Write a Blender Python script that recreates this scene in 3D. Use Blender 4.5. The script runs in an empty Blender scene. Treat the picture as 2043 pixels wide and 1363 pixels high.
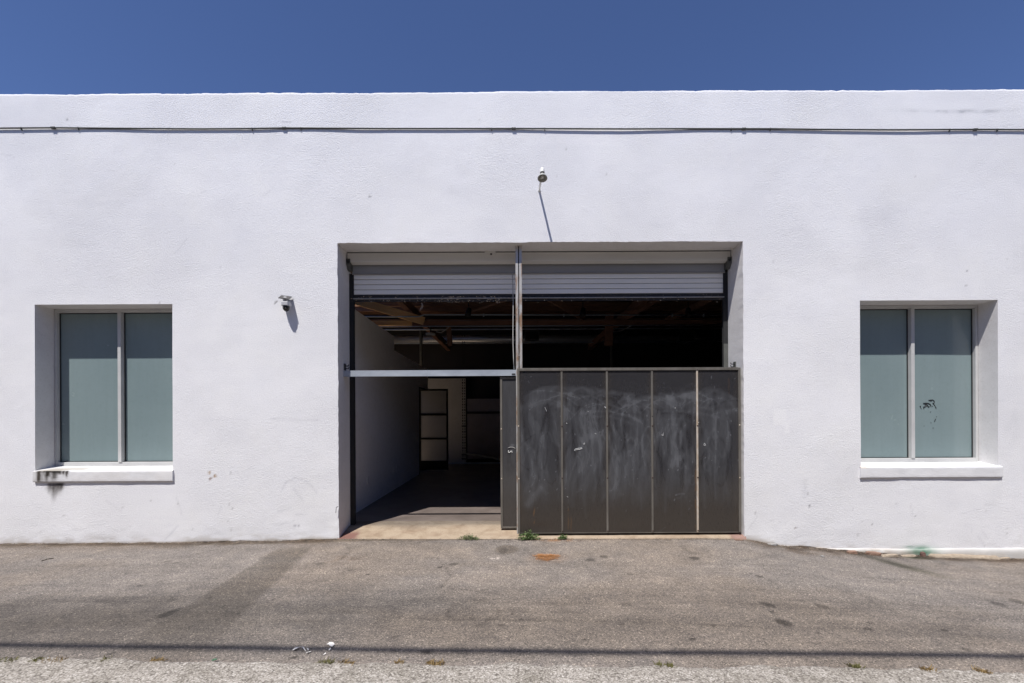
import bpy, bmesh, math, random
import numpy as np
from mathutils import Vector, Matrix

rng = np.random.default_rng(7)
random.seed(7)
S = bpy.context.scene
COL = S.collection
R = math.radians

# ------------------------------------------------------------------ camera
CAM_Y, CAM_Z, ROLL = -5.675, 1.51, 0.28          # metres, metres, degrees
cd = bpy.data.cameras.new('camera')
cd.sensor_width = 36.0
cd.lens = 16.0
cd.shift_y = 151.5 / 2043.0
cd.clip_start = 0.05
cd.clip_end = 1000
cam = bpy.data.objects.new('camera', cd)
COL.objects.link(cam)
cam.matrix_world = Matrix.Translation((0, CAM_Y, CAM_Z)) @ Matrix.Rotation(R(90), 4, 'X') @ Matrix.Rotation(R(-ROLL), 4, 'Z')
S.camera = cam

# ------------------------------------------------------------------ sky and sun
SUN = Vector((0.53, 1.0, -2.26)).normalized()       # the way the light travels
SUN_EL = math.asin(-SUN.z)
SUN_AZ = math.atan2(-SUN.x, -SUN.y)
w = bpy.data.worlds.new('World')
S.world = w
w.use_nodes = True
nt = w.node_tree
sky = nt.nodes.new('ShaderNodeTexSky')
sky.sky_type = 'NISHITA'
sky.sun_disc = False
sky.sun_elevation = SUN_EL
sky.sun_rotation = SUN_AZ
sky.altitude = 1800
sky.dust_density = 0.0
sky.ozone_density = 9.0
tint = nt.nodes.new('ShaderNodeMix'); tint.data_type = 'RGBA'; tint.blend_type = 'MULTIPLY'
tint.inputs[0].default_value = 1.0
tint.inputs[7].default_value = (1.06, .94, 1.02, 1)          # deeper, slightly violet air, the same in every direction
nt.links.new(sky.outputs[0], tint.inputs[6])
nt.links.new(tint.outputs[2], nt.nodes['Background'].inputs[0])
nt.nodes['Background'].inputs[1].default_value = 0.10
sl = bpy.data.lights.new('sun', 'SUN')
sl.energy = 5.0
sl.angle = R(0.53)
sl.color = (1.0, 0.965, 0.925)
so = bpy.data.objects.new('sun', sl)
COL.objects.link(so)
so.rotation_euler = SUN.to_track_quat('-Z', 'Y').to_euler()
so.location = (-4, -8, 14)

S.view_settings.view_transform = 'Standard'
S.view_settings.look = 'None'
S.view_settings.exposure = 0.25
S.view_settings.gamma = 1.0
S.view_settings.use_curve_mapping = False
S.render.engine = 'CYCLES'
S.cycles.use_denoising = True
S.cycles.max_bounces = 10
S.cycles.diffuse_bounces = 8
S.cycles.transparent_max_bounces = 12

# ------------------------------------------------------------------ survey
D0 = -CAM_Y
PXM = 160.0
TR = math.tan(R(ROLL))
def unroll(px, py):
    dx, dy = px - 1021.5, 833.0 - py
    return dx + dy * TR, dy - dx * TR
def at(px, py, Y=0.0):
    """point of the place at depth Y behind the front wall, from the survey of the photograph"""
    u, v = unroll(px, py)
    r = (D0 + Y) / D0
    return Vector((u / PXM * r, Y, CAM_Z + v / PXM * r))

ZW = np.array([(-40, -.05), (-9, -.05), (-6.4, -.034), (-4.5, -.031), (-3.3, -.018), (-2.16, .006), (0, -.004), (2.3, -.006), (2.85, -.016), (3.1, -.060),
               (3.36, -.104), (3.93, -.150), (4.37, -.186), (5.2, -.243), (6.0, -.275), (6.6, -.285), (9, -.32), (40, -.4)])
def zwall(x): return np.interp(x, ZW[:, 0], ZW[:, 1])
def zg(x, y):
    x = np.asarray(x, float); y = np.asarray(y, float)
    xc = np.clip(x, -9, 9)
    zs = -.04 - .017 * xc
    t = np.clip(-y / 2.84, 0, 1)
    t = t ** 0.8
    return zwall(x) * (1 - t) + zs * t
def ground(px, py):
    u, v = unroll(px, py)
    z = 0.0
    for _ in range(12):
        r = (z - CAM_Z) * PXM / v
        x = u / PXM * r
        y = (r - 1) * D0
        z = float(zg(x, y))
    return Vector((x, y, z))

# ------------------------------------------------------------------ numpy noise
def vnoise(x, y, seed=0):
    g = np.random.default_rng(seed).random((256, 256))
    xi = np.floor(x).astype(int); yi = np.floor(y).astype(int)
    fx = x - xi; fy = y - yi
    fx = fx * fx * (3 - 2 * fx); fy = fy * fy * (3 - 2 * fy)
    a = g[xi % 256, yi % 256]; b = g[(xi + 1) % 256, yi % 256]
    c = g[xi % 256, (yi + 1) % 256]; d = g[(xi + 1) % 256, (yi + 1) % 256]
    return (a * (1 - fx) + b * fx) * (1 - fy) + (c * (1 - fx) + d * fx) * fy
def fbm(x, y, seed=0, o=4):
    s = 0; amp = .5; t = 0
    for k in range(o):
        s = s + amp * vnoise(x * 2 ** k, y * 2 ** k, seed + 17 * k); t += amp; amp *= .55
    return s / t
def sstep(a, b, x):
    t = np.clip((x - a) / (b - a), 0, 1)
    return t * t * (3 - 2 * t)

# ------------------------------------------------------------------ materials
def mat(name, base=(.5, .5, .5), rough=.6, metal=0.0, spec=.5):
    m = bpy.data.materials.new(name)
    m.use_nodes = True
    b = m.node_tree.nodes['Principled BSDF']
    b.inputs['Base Color'].default_value = (*base, 1)
    b.inputs['Roughness'].default_value = rough
    b.inputs['Metallic'].default_value = metal
    b.inputs['Specular IOR Level'].default_value = spec
    return m
class NT:
    def __init__(s, m):
        s.t = m.node_tree; s.b = s.t.nodes['Principled BSDF']
    def n(s, typ, **kw):
        nd = s.t.nodes.new(typ)
        for k, v in kw.items():
            if k in nd.inputs: nd.inputs[k].default_value = v
            else: setattr(nd, k, v)
        return nd
    def l(s, a, b): s.t.links.new(a, b)
    def coord(s, scale=(1, 1, 1), rot=(0, 0, 0)):
        g = s.n('ShaderNodeNewGeometry')
        mp = s.n('ShaderNodeMapping')
        mp.inputs['Scale'].default_value = scale
        mp.inputs['Rotation'].default_value = rot
        s.l(g.outputs['Position'], mp.inputs['Vector'])
        return mp.outputs[0]
    def noise(s, vec, scale, detail=4, rough=.55, dist=0.0):
        nd = s.n('ShaderNodeTexNoise', Scale=scale, Detail=detail, Roughness=rough, Distortion=dist)
        s.l(vec, nd.inputs['Vector'])
        return nd.outputs['Fac']
    def ramp(s, fac, stops):
        r = s.n('ShaderNodeValToRGB')
        e = r.color_ramp.elements
        while len(e) < len(stops): e.new(.5)
        for k, (p, c) in enumerate(stops):
            e[k].position = p
            e[k].color = (*c, 1) if len(c) == 3 else c
        s.l(fac, r.inputs[0])
        return r.outputs[0]
    def mix(s, fac, a, b, mode='MIX'):
        m = s.n('ShaderNodeMix', data_type='RGBA', blend_type=mode)
        for v, i in ((fac, 0), (a, 6), (b, 7)):
            if hasattr(v, 'default_value') or hasattr(v, 'links'): s.l(v, m.inputs[i])
            elif isinstance(v, (int, float)): m.inputs[i].default_value = v
            else: m.inputs[i].default_value = (*v, 1)
        return m.outputs[2]
    def attr(s, name):
        a = s.n('ShaderNodeAttribute'); a.attribute_name = name
        return a.outputs['Color']
    def bump(s, h, strength, dist=.01, prev=None):
        b = s.n('ShaderNodeBump', Strength=strength, Distance=dist)
        s.l(h, b.inputs['Height'])
        if prev is not None: s.l(prev, b.inputs['Normal'])
        return b.outputs[0]
    def color(s, c): s.l(c, s.b.inputs['Base Color'])
    def normal(s, n): s.l(n, s.b.inputs['Normal'])
    def rough(s, f, lo, hi):
        m = s.n('ShaderNodeMapRange'); m.inputs['To Min'].default_value = lo; m.inputs['To Max'].default_value = hi
        s.l(f, m.inputs['Value']); s.l(m.outputs[0], s.b.inputs['Roughness'])

def worn(name, c1, c2, rough=.5, metal=0.0, scale=6, stretch=(1, 1, 1), bump=.05, spec=.5, spot=None):
    m = mat(name, c1, rough, metal, spec); t = NT(m)
    v = t.coord(stretch)
    f = t.noise(v, scale, 6, .62, .3)
    c = t.ramp(f, [(.30, c1), (.72, c2)])
    if spot:
        f2 = t.noise(v, scale * 5, 3, .6)
        c = t.mix(t.ramp(f2, [(.60, (0, 0, 0)), (.72, (1, 1, 1))]), c, spot)
    t.color(c)
    f3 = t.noise(v, scale * 14, 3, .6)
    t.rough(f, max(.05, rough - .12), min(1, rough + .15))
    if bump: t.normal(t.bump(f3, bump, .004))
    return m

M = {}
# painted stucco of the front wall
m = M['stucco'] = mat('painted stucco', (.8, .8, .82), .85, 0, .25); t = NT(m)
v = t.coord()
va = t.coord((1, 1, 1.5))
n1 = t.noise(va, 62, 6, .72, .2)
n2 = t.noise(va, 130, 3, .6)
n3 = t.noise(t.coord((.8, 1, 2.6), (0, .35, 0)), 7, 5, .6, .6)
patch = t.noise(v, 1.1, 4, .6, .5)
nb = t.bump(n3, .02, .02)
# the fine dash is stronger in some areas, trowelled flat in others
msk = t.ramp(t.noise(v, .75, 3, .55, .4), [(.38, (.35, .35, .35)), (.62, (1, 1, 1))])
n4 = t.noise(t.coord((1, 1, 2.8), (0, .22, 0)), 17, 4, .6, .5)
msk2 = t.ramp(t.noise(v, 1.3, 3, .6, .6), [(.40, (0, 0, 0)), (.62, (1, 1, 1))])
nb = t.bump(t.mix(1.0, n4, msk2, 'MULTIPLY'), .18, .010, nb)
hb = t.mix(1.0, n1, msk, 'MULTIPLY')
nb = t.bump(hb, .9, .010, nb)
nb = t.bump(n2, .8, .005, nb)
t.normal(nb)
c = t.ramp(patch, [(.25, (.815, .815, .838)), (.5, (.84, .838, .853)), (.75, (.86, .856, .856))])
fine = t.ramp(n1, [(.28, (.91, .91, .92)), (.5, (1, 1, 1))])
c = t.mix(1.0, c, fine, 'MULTIPLY')
c = t.mix(1.0, c, t.ramp(t.noise(va, 95, 4, .75), [(.30, (.80, .80, .82)), (.44, (1, 1, 1))]), 'MULTIPLY')
c = t.mix(1.0, c, t.attr('stain'), 'MULTIPLY')
t.color(c)

# smooth painted stucco: reveals and sills
def painted(name, c1, c2, bump=.3, scale=5, rough=.8):
    m = mat(name, c1, rough, 0, .25); t = NT(m)
    v = t.coord()
    f = t.noise(v, scale, 5, .6, .4)
    c = t.ramp(f, [(.3, c1), (.7, c2)])
    c = t.mix(.6, c, t.ramp(t.noise(v, scale * 9, 4, .7), [(.25, (.78, .76, .73)), (.48, (1, 1, 1))]), 'MULTIPLY')
    t.color(c)
    nb = t.bump(t.noise(v, 60, 4, .6), bump, .005)
    t.normal(t.bump(t.noise(v, 9, 4, .6), bump * .6, .01, nb))
    return m
M['reveal'] = painted('painted reveal', (.66, .645, .64), (.73, .715, .71))
m = M['sill'] = mat('painted sill', (.78, .77, .75), .8, 0, .25); t = NT(m)
v = t.coord()
c = t.ramp(t.noise(v, 4, 5, .6, .4), [(.3, (.66, .66, .67)), (.7, (.73, .73, .74))])
c = t.mix(1.0, c, t.attr('stain'), 'MULTIPLY'); t.color(c)
t.normal(t.bump(t.noise(t.coord((1, 1, 2)), 45, 4, .6), .4, .006))

m = M['frosted'] = mat('frosted green glass', (.30, .385, .375), .22, 0, .5); t = NT(m)
v = t.coord()
c = t.ramp(t.noise(v, .9, 3, .5, .3), [(.3, (.185, .245, .252)), (.7, (.214, .276, .282))])
c = t.mix(1.0, c, t.ramp(t.noise(v, 26, 4, .7), [(.2, (.93, .93, .93)), (.5, (1, 1, 1))]), 'MULTIPLY')
c = t.mix(1.0, c, t.ramp(t.noise(t.coord((5, 5, .35)), 3, 5, .65, .4), [(.3, (.975, .975, .975)), (.6, (1.015, 1.015, 1.015))]), 'MULTIPLY')
t.color(c); t.rough(t.noise(v, 3, 3, .6), .16, .32)
t.normal(t.bump(t.noise(v, 1.3, 2, .5), .10, .02))
m.node_tree.nodes['Principled BSDF'].inputs['Coat Weight'].default_value = .35
m.node_tree.nodes['Principled BSDF'].inputs['Coat Roughness'].default_value = .06
M['alu'] = worn('white aluminium frame', (.46, .46, .455), (.55, .55, .54), .42, .0, 4, (1, 1, 1), .03)
M['gasket'] = mat('black rubber gasket', (.02, .022, .022), .6)
M['hood'] = worn('grey painted hood sheet', (.58, .565, .535), (.66, .645, .615), .5, 0, 3, (.35, 1, 1.5), .05, .4)
M['fascia'] = worn('shaded hood fascia', (.25, .25, .255), (.31, .31, .31), .5, 0, 3, (.35, 1, 1.5), .05, .4)  # darker than the hood to paint in the shade under its lip
M['slat'] = worn('grey painted slat', (.82, .81, .78), (.87, .86, .83), .5, 0, 4, (.5, 1, 1.5), .05, .4)
M['blacksteel'] = worn('black steel', (.008, .008, .009), (.018, .018, .019), .75, .0, 8, (1, 1, 1), .05)
M['bar'] = worn('dirty bottom bar', (.012, .012, .013), (.035, .033, .032), .7, .0, 9, (1, 1, 1), .1, .5, (.22, .18, .14))
M['barlit'] = worn('lit bar angle', (.30, .285, .27), (.46, .44, .42), .45, .35, 12, (1, 1, 1), .1, .5, (.10, .07, .05))  # paler than the bar so the angle looks lit
M['galv'] = worn('galvanised steel', (.36, .40, .45), (.48, .52, .57), .45, .3, 9, (.5, 1, 1), .04)
# post: galvanised, rusty in patches
m = M['post'] = mat('rusty galvanised channel', (.6, .6, .6), .45, .35); t = NT(m)
v = t.coord((3, 3, 1))
rz = t.noise(v, 5, 6, .7, .6)
c = t.mix(t.ramp(rz, [(.46, (0, 0, 0)), (.64, (1, 1, 1))]), (.50, .485, .465), (.33, .21, .13))
t.color(c); t.normal(t.bump(rz, .1, .004))
M['conduit'] = worn('weathered conduit', (.075, .078, .07), (.12, .12, .11), .6, .1, 8)
M['conduit_dark'] = worn('dark weathered conduit', (.045, .047, .042), (.075, .076, .068), .7, .0, 8)
M['conduit_white'] = worn('painted conduit', (.62, .62, .60), (.72, .72, .70), .6, 0, 8)
M['white_metal'] = worn('white enamel', (.66, .66, .64), (.78, .78, .76), .4, 0, 20)
M['shade_in'] = worn('grey shade metal', (.30, .30, .285), (.38, .38, .36), .6, .1, 30)
M['bulb'] = mat('frosted bulb glass', (.75, .75, .72), .15)
M['cam_body'] = worn('pale grey plastic', (.42, .42, .44), (.48, .48, .50), .45, 0, 20, (1, 1, 1), 0)
M['dome'] = mat('black dome glass', (.008, .008, .009), .08)
M['cells'] = worn('dusty solar cells', (.045, .042, .04), (.065, .06, .058), .6, 0, 40, (1, 1, 1), 0)
M['panel_under'] = mat('panel underside', (.16, .16, .155), .5)
M['inner_wall'] = painted('inner white wall', (.86, .835, .82), (.89, .865, .85), .04, 2)
M['back_pale'] = painted('pale back wall', (.42, .40, .375), (.47, .45, .42), .05, 2)
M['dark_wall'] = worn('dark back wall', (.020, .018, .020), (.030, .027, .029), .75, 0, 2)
M['roof_deck'] = worn('dark roof boards', (.05, .03, .024), (.09, .055, .04), .8, 0, 4, (1, 8, 1))
M['outer'] = painted('outer wall render', (.6, .6, .61), (.66, .66, .67), .2, 2)
M['opposite'] = worn('grey brown render', (.20, .185, .17), (.27, .25, .23), .9, 0, 2)
M['tar'] = worn('roof felt', (.05, .05, .05), (.09, .09, .085), .9, 0, 5)
M['timber'] = worn('old brown timber', (.16, .085, .055), (.28, .15, .095), .7, 0, 7, (.4, 3, 3), .15)
M['timber_red'] = worn('red brown timber', (.15, .075, .048), (.26, .13, .08), .7, 0, 7, (.4, 3, 3), .15)
M['timber_lit'] = worn('lit timber', (.70, .41, .17), (.84, .55, .27), .6, 0, 6, (.4, 3, 3), .12)  # pale orange paints bright light into the timber colour
M['boards'] = worn('pale floor boards', (.56, .43, .29), (.68, .53, .37), .6, 0, 5, (3, .4, 3), .1)
m = M['duct'] = mat('spiral duct', (.62, .63, .65), .35, .75); t = NT(m)
wv = t.n('ShaderNodeTexWave', Scale=5.0, Distortion=.4)
t.l(t.coord((1, .2, .2)), wv.inputs['Vector'])
t.normal(t.bump(wv.outputs['Fac'], .5, .006))
M['black'] = mat('matt black', (.012, .012, .012), .6)
M['deep_black'] = mat('matt black door paint', (.003, .003, .003), .9, 0, .1)
M['door_glass'] = worn('frosted door glass', (.19, .182, .18), (.22, .212, .21), .4, 0, 2, (1, 1, 1), 0)
M['curtain'] = worn('dark plastic curtain', (.20, .17, .18), (.26, .225, .24), .4, 0, 3)
M['hose'] = mat('pale hose', (.45, .44, .42), .5)
M['switch'] = mat('white switch plate', (.75, .74, .72), .4)
# polished inside floor
m = M['floor'] = mat('sealed concrete floor', (.10, .08, .07), .35, 0, .5); t = NT(m)
v = t.coord()
f = t.noise(v, 1.6, 7, .65, .6)
c = t.ramp(f, [(.28, (.105, .085, .075)), (.55, (.165, .135, .12)), (.8, (.215, .18, .158))])
t.color(c); t.rough(t.noise(v, 5, 4, .6), .30, .55)
t.normal(t.bump(t.noise(v, 30, 4, .6), .05, .004))
# threshold slab with painted-on mesh colour
m = M['apron'] = mat('tan concrete threshold', (.4, .33, .25), .85, 0, .3); t = NT(m)
v = t.coord()
c = t.ramp(t.noise(v, 7, 7, .68, .5), [(.28, (.72, .68, .64)), (.55, (1, 1, 1)), (.8, (1.0, 1.0, 1.0))])
c = t.mix(1.0, c, t.attr('stain'), 'MULTIPLY')
c = t.mix(.7, c, t.ramp(t.noise(v, 110, 3, .7), [(.3, (.6, .6, .6)), (.5, (1, 1, 1))]), 'MULTIPLY')
t.color(c); t.normal(t.bump(t.noise(v, 70, 4, .7), .4, .006))
# asphalt
m = M['asphalt'] = mat('worn asphalt', (.13, .12, .11), .9, 0, .3); t = NT(m)
v = t.coord()
vo = t.n('ShaderNodeTexVoronoi', Scale=125.0); t.l(v, vo.inputs['Vector'])
vo2 = t.n('ShaderNodeTexVoronoi', Scale=310.0); t.l(v, vo2.inputs['Vector'])
sep = t.n('ShaderNodeSeparateColor'); t.l(vo.outputs['Color'], sep.inputs[0])
sep2 = t.n('ShaderNodeSeparateColor'); t.l(vo2.outputs['Color'], sep2.inputs[0])
st = t.ramp(sep.outputs[0], [(.0, (.46, .46, .46)), (.30, (.84, .83, .82)), (.70, (1.04, 1.02, 1.0)), (.93, (1.22, 1.19, 1.15)), (.985, (2.0, 1.95, 1.85))])
st2 = t.ramp(sep2.outputs[1], [(.0, (.62, .62, .62)), (.5, (.95, .95, .95)), (.97, (1.45, 1.42, 1.38))])
c = t.mix(1.0, t.attr('stain'), st, 'MULTIPLY')
c = t.mix(1.0, c, st2, 'MULTIPLY')
c = t.mix(1.0, c, t.ramp(t.noise(v, 5.5, 6, .65, .4), [(.3, (.84, .84, .86)), (.7, (1.14, 1.12, 1.09))]), 'MULTIPLY')
t.color(c)
nb = t.bump(sep.outputs[0], .35, .004)
nb = t.bump(t.noise(v, 160, 3, .7), .5, .005, nb)
t.normal(nb)
# exposed aggregate concrete
m = M['aggregate'] = mat('exposed aggregate concrete', (.3, .29, .27), .9, 0, .3); t = NT(m)
v = t.coord()
vo = t.n('ShaderNodeTexVoronoi', Scale=105.0); t.l(v, vo.inputs['Vector'])
sep = t.n('ShaderNodeSeparateColor'); t.l(vo.outputs['Color'], sep.inputs[0])
c = t.ramp(sep.outputs[0], [(0, (.16, .145, .13)), (.3, (.34, .315, .285)), (.65, (.42, .395, .36)), (.92, (.52, .495, .46)), (1, (.64, .61, .57))])
c = t.mix(1.0, c, t.ramp(t.noise(v, 4, 6, .68, .6), [(.3, (.68, .66, .62)), (.7, (1.18, 1.17, 1.17))]), 'MULTIPLY')
c = t.mix(.85, c, t.ramp(vo.outputs['Distance'], [(.1, (1, 1, 1)), (.75, (.55, .53, .5))]), 'MULTIPLY')
t.color(c)
nb = t.bump(vo.outputs['Distance'], -.35, .005)
t.normal(t.bump(t.noise(v, 200, 3, .7), .4, .004, nb))
M['earth'] = worn('bare ground', (.12, .105, .085), (.18, .16, .13), .95, 0, 3)
M['rubble'] = worn('broken footing concrete', (.25, .20, .15), (.42, .35, .27), .92, 0, 26, (1, 1, 1), .5, .2, (.22, .16, .11))
M['brick'] = worn('broken brick', (.20, .12, .09), (.29, .19, .14), .9, 0, 30, (1, 1, 1), .5, .2)
M['grit'] = worn('mixed grit', (.10, .075, .055), (.34, .28, .22), .9, 0, 60, (1, 1, 1), 0)
M['stone'] = worn('brown stone', (.10, .055, .045), (.18, .10, .08), .8, 0, 30, (1, 1, 1), .4)
M['stone_grey'] = worn('grey pebble', (.20, .19, .18), (.30, .29, .28), .85, 0, 40, (1, 1, 1), .3)
M['leaf'] = worn('weed leaf', (.065, .11, .028), (.13, .185, .06), .55, 0, 40, (1, 1, 1), 0)
M['leaf_grey'] = worn('dusty weed leaf', (.07, .10, .035), (.16, .17, .075), .6, 0, 40, (1, 1, 1), 0)
M['dry'] = worn('dry grass', (.20, .13, .045), (.32, .22, .09), .7, 0, 60, (1, 1, 1), 0)
M['debris'] = worn('dry leaf bits', (.42, .34, .26), (.60, .52, .42), .7, 0, 60, (1, 1, 1), 0)
M['moss'] = worn('olive moss grass', (.085, .09, .022), (.17, .15, .05), .7, 0, 60, (1, 1, 1), 0)
M['needle'] = worn('rust brown needles', (.33, .135, .045), (.50, .25, .095), .7, 0, 50, (1, 1, 1), 0)
M['plastic'] = mat('white plastic shred', (.75, .72, .68), .5)
M['twig'] = mat('dark twig', (.035, .026, .02), .8)
M['cable'] = mat('black cable', (.02, .02, .02), .6)
M['paint_white'] = mat('white paint residue', (.74, .74, .73), .6)
M['paint_black'] = mat('black marker', (.008, .012, .014), .6)
M['green_plastic'] = mat('green leaf scrap', (.03, .11, .05), .6)
M['strip'] = worn('bronze joining strip', (.13, .118, .10), (.20, .185, .165), .4, .25, 10, (1, 1, .3), .04)
M['strip_rust'] = worn('pale rusty joining strip', (.40, .30, .20), (.62, .58, .52), .5, .1, 9, (3, 3, 1), .08)
M['rubber'] = mat('dark rust', (.05, .025, .018), .8)
# twin wall plastic of the sliding gate
m = M['gate'] = mat('smoked twin wall plastic', (.05, .048, .05), .4, 0, .5); t = NT(m)
v = t.coord()
sep = t.n('ShaderNodeSeparateColor'); t.l(t.attr('dust'), sep.inputs[0])
base = t.mix(sep.outputs[1], (.038, .037, .040), (.056, .047, .039))
c = t.mix(sep.outputs[0], base, (.19, .197, .212))
c = t.mix(sep.outputs[2], c, (.20, .105, .04))
c = t.mix(.5, c, t.ramp(t.noise(t.coord((1, 1, .12)), 130, 3, .6), [(.3, (.7, .7, .7)), (.6, (1.1, 1.1, 1.1))]), 'MULTIPLY')
t.color(c)
wv = t.n('ShaderNodeTexWave', Scale=28.0); t.l(v, wv.inputs['Vector'])
t.normal(t.bump(wv.outputs['Fac'], .10, .002))
t.rough(sep.outputs[0], .14, .55)
tb = t.n('ShaderNodeBsdfTransparent'); tb.inputs[0].default_value = (.62, .52, .40, 1)
ms = t.n('ShaderNodeMixShader'); ms.inputs[0].default_value = .13
out = m.node_tree.nodes['Material Output']
t.l(t.b.outputs[0], ms.inputs[1]); t.l(tb.outputs[0], ms.inputs[2]); t.l(ms.outputs[0], out.inputs['Surface'])

# ------------------------------------------------------------------ mesh helpers
class MB:
    def __init__(s): s.v = []; s.f = []
    def add(s, vs, fs):
        o = len(s.v); s.v += [tuple(p) for p in vs]; s.f += [tuple(i + o for i in f) for f in fs]; return s
    def box(s, a, b):
        x0, y0, z0 = a; x1, y1, z1 = b
        return s.add([(x0, y0, z0), (x1, y0, z0), (x1, y1, z0), (x0, y1, z0), (x0, y0, z1), (x1, y0, z1), (x1, y1, z1), (x0, y1, z1)],
                     [(0, 3, 2, 1), (4, 5, 6, 7), (0, 1, 5, 4), (1, 2, 6, 5), (2, 3, 7, 6), (3, 0, 4, 7)])
    def profile_x(s, pts, x0, x1):
        """closed profile of (y, z) points swept along x"""
        n = len(pts)
        return s.add([(x0, y, z) for y, z in pts] + [(x1, y, z) for y, z in pts],
                     [(i, i + n, (i + 1) % n + n, (i + 1) % n) for i in range(n)] + [tuple(range(n)), tuple(range(2 * n - 1, n - 1, -1))])
    def profile_z(s, pts, z0, z1):
        n = len(pts)
        return s.add([(x, y, z0) for x, y in pts] + [(x, y, z1) for x, y in pts],
                     [(i, (i + 1) % n, (i + 1) % n + n, i + n) for i in range(n)] + [tuple(range(n - 1, -1, -1)), tuple(range(n, 2 * n))])
    def beam(s, p, q, wdt, hgt, up=Vector((0, 0, 1))):
        p = Vector(p); q = Vector(q); d = (q - p).normalized()
        a = d.cross(up).normalized(); b = a.cross(d).normalized()
        vs = [c + a * i * wdt / 2 + b * j * hgt / 2 for c in (p, q) for i, j in ((-1, -1), (1, -1), (1, 1), (-1, 1))]
        return s.add(vs, [(0, 1, 2, 3), (7, 6, 5, 4), (0, 4, 5, 1), (1, 5, 6, 2), (2, 6, 7, 3), (3, 7, 4, 0)])
    def tube(s, pts, r, n=10, cap=True):
        pts = [Vector(p) for p in pts]; rs = r if isinstance(r, (list, tuple)) else [r] * len(pts)
        ref = None; rings = []
        for i, p in enumerate(pts):
            d = (pts[min(i + 1, len(pts) - 1)] - pts[max(i - 1, 0)]).normalized()
            if ref is None:
                ref = d.orthogonal().normalized()
            ref = (ref - d * ref.dot(d)).normalized()
            b = d.cross(ref)
            rings.append([p + (ref * math.cos(2 * math.pi * k / n) + b * math.sin(2 * math.pi * k / n)) * rs[i] for k in range(n)])
        fs = [(i * n + k, i * n + (k + 1) % n, (i + 1) * n + (k + 1) % n, (i + 1) * n + k) for i in range(len(pts) - 1) for k in range(n)]
        if cap: fs += [tuple(range(n - 1, -1, -1)), tuple(range((len(pts) - 1) * n, len(pts) * n))]
        return s.add([q for ring in rings for q in ring], fs)
    def lathe(s, prof, origin, axis=(0, 0, 1), n=24):
        """profile of (radius, height) turned about an axis"""
        q = Vector((0, 0, 1)).rotation_difference(Vector(axis).normalized()); o = Vector(origin)
        vs = [o + q @ Vector((r * math.cos(2 * math.pi * k / n), r * math.sin(2 * math.pi * k / n), h)) for r, h in prof for k in range(n)]
        fs = [(i * n + k, i * n + (k + 1) % n, (i + 1) * n + (k + 1) % n, (i + 1) * n + k) for i in range(len(prof) - 1) for k in range(n)]
        return s.add(vs, fs)
    def build(s, name, m, parent=None, smooth=False, bevel=0.0, fix=True):
        me = bpy.data.meshes.new(name)
        me.from_pydata(s.v, [], s.f)
        if fix:
            bm = bmesh.new(); bm.from_mesh(me); bmesh.ops.recalc_face_normals(bm, faces=bm.faces); bm.to_mesh(me); bm.free()
        if smooth: me.polygons.foreach_set('use_smooth', [True] * len(me.polygons))
        me.update()
        me.materials.append(m)
        o = bpy.data.objects.new(name, me); COL.objects.link(o)
        if parent is not None:
            o.parent = parent
            o.matrix_parent_inverse = Matrix.Translation(-Vector(parent.location)) if parent.parent is None else Matrix.Identity(4)
        if bevel:
            b = o.modifiers.new('bevel', 'BEVEL'); b.width = bevel; b.segments = 2; b.limit_method = 'ANGLE'; b.angle_limit = R(40)
        return o
def tag(o, label=None, cat=None, group=None, kind=None):
    for k, v_ in (('label', label), ('category', cat), ('group', group), ('kind', kind)):
        if v_: o[k] = v_
    return o
def empty(name, loc, label=None, cat=None, group=None):
    o = bpy.data.objects.new(name, None); COL.objects.link(o); o.location = loc; o.empty_display_size = .1
    return tag(o, label, cat, group)
def fast_mesh(name, verts, quads, m, parent=None, attrs=None, smooth=True):
    me = bpy.data.meshes.new(name)
    verts = np.asarray(verts, np.float32); quads = np.asarray(quads, np.int32)
    me.vertices.add(len(verts)); me.vertices.foreach_set('co', verts.ravel())
    me.loops.add(quads.size); me.loops.foreach_set('vertex_index', quads.ravel())
    me.polygons.add(len(quads)); me.polygons.foreach_set('loop_start', np.arange(0, quads.size, 4, dtype=np.int32))
    me.update(calc_edges=True)
    me.polygons.foreach_set('use_smooth', np.full(len(quads), smooth))
    for k, a in (attrs or {}).items():
        at_ = me.attributes.new(k, 'FLOAT_COLOR', 'POINT')
        c4 = np.ones((len(verts), 4), np.float32); c4[:, :3] = a
        at_.data.foreach_set('color', c4.ravel())
    me.validate(); me.update()
    me.materials.append(m)
    o = bpy.data.objects.new(name, me); COL.objects.link(o)
    if parent is not None:
        o.parent = parent
        o.matrix_parent_inverse = Matrix.Translation(-Vector(parent.location)) if parent.parent is None else Matrix.Identity(4)
    return o

# ================================================================== GROUND
def axis(lo, hi, step, far_lo, far_hi, far_step):
    return np.concatenate([np.arange(far_lo, lo - 1e-6, far_step), np.arange(lo, hi, step), np.arange(hi, far_hi + 1e-6, far_step)])
DL0, DR0 = -2.2, 2.95
gx = axis(-7.2, 7.2, .022, -41.2, 41.2, 1.0)
gy = np.arange(-2.92, .031, .018)
GX, GY = np.meshgrid(gx, gy, indexing='ij')
GZ = zg(GX, GY)
GZ = GZ + (fbm(GX * 1.3, GY * 1.3, 3) - .5) * .016 * sstep(0, .3, -GY)
GZ = GZ + (fbm(GX * 5, GY * 8, 4, 5) - .45) * .045 * np.exp(-(GY / .07) ** 2) * (np.where((GX > DL0) & (GX < DR0), .15, 1))
base = np.ones(GX.shape + (3,)) * np.array((.196, .178, .163))
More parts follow.
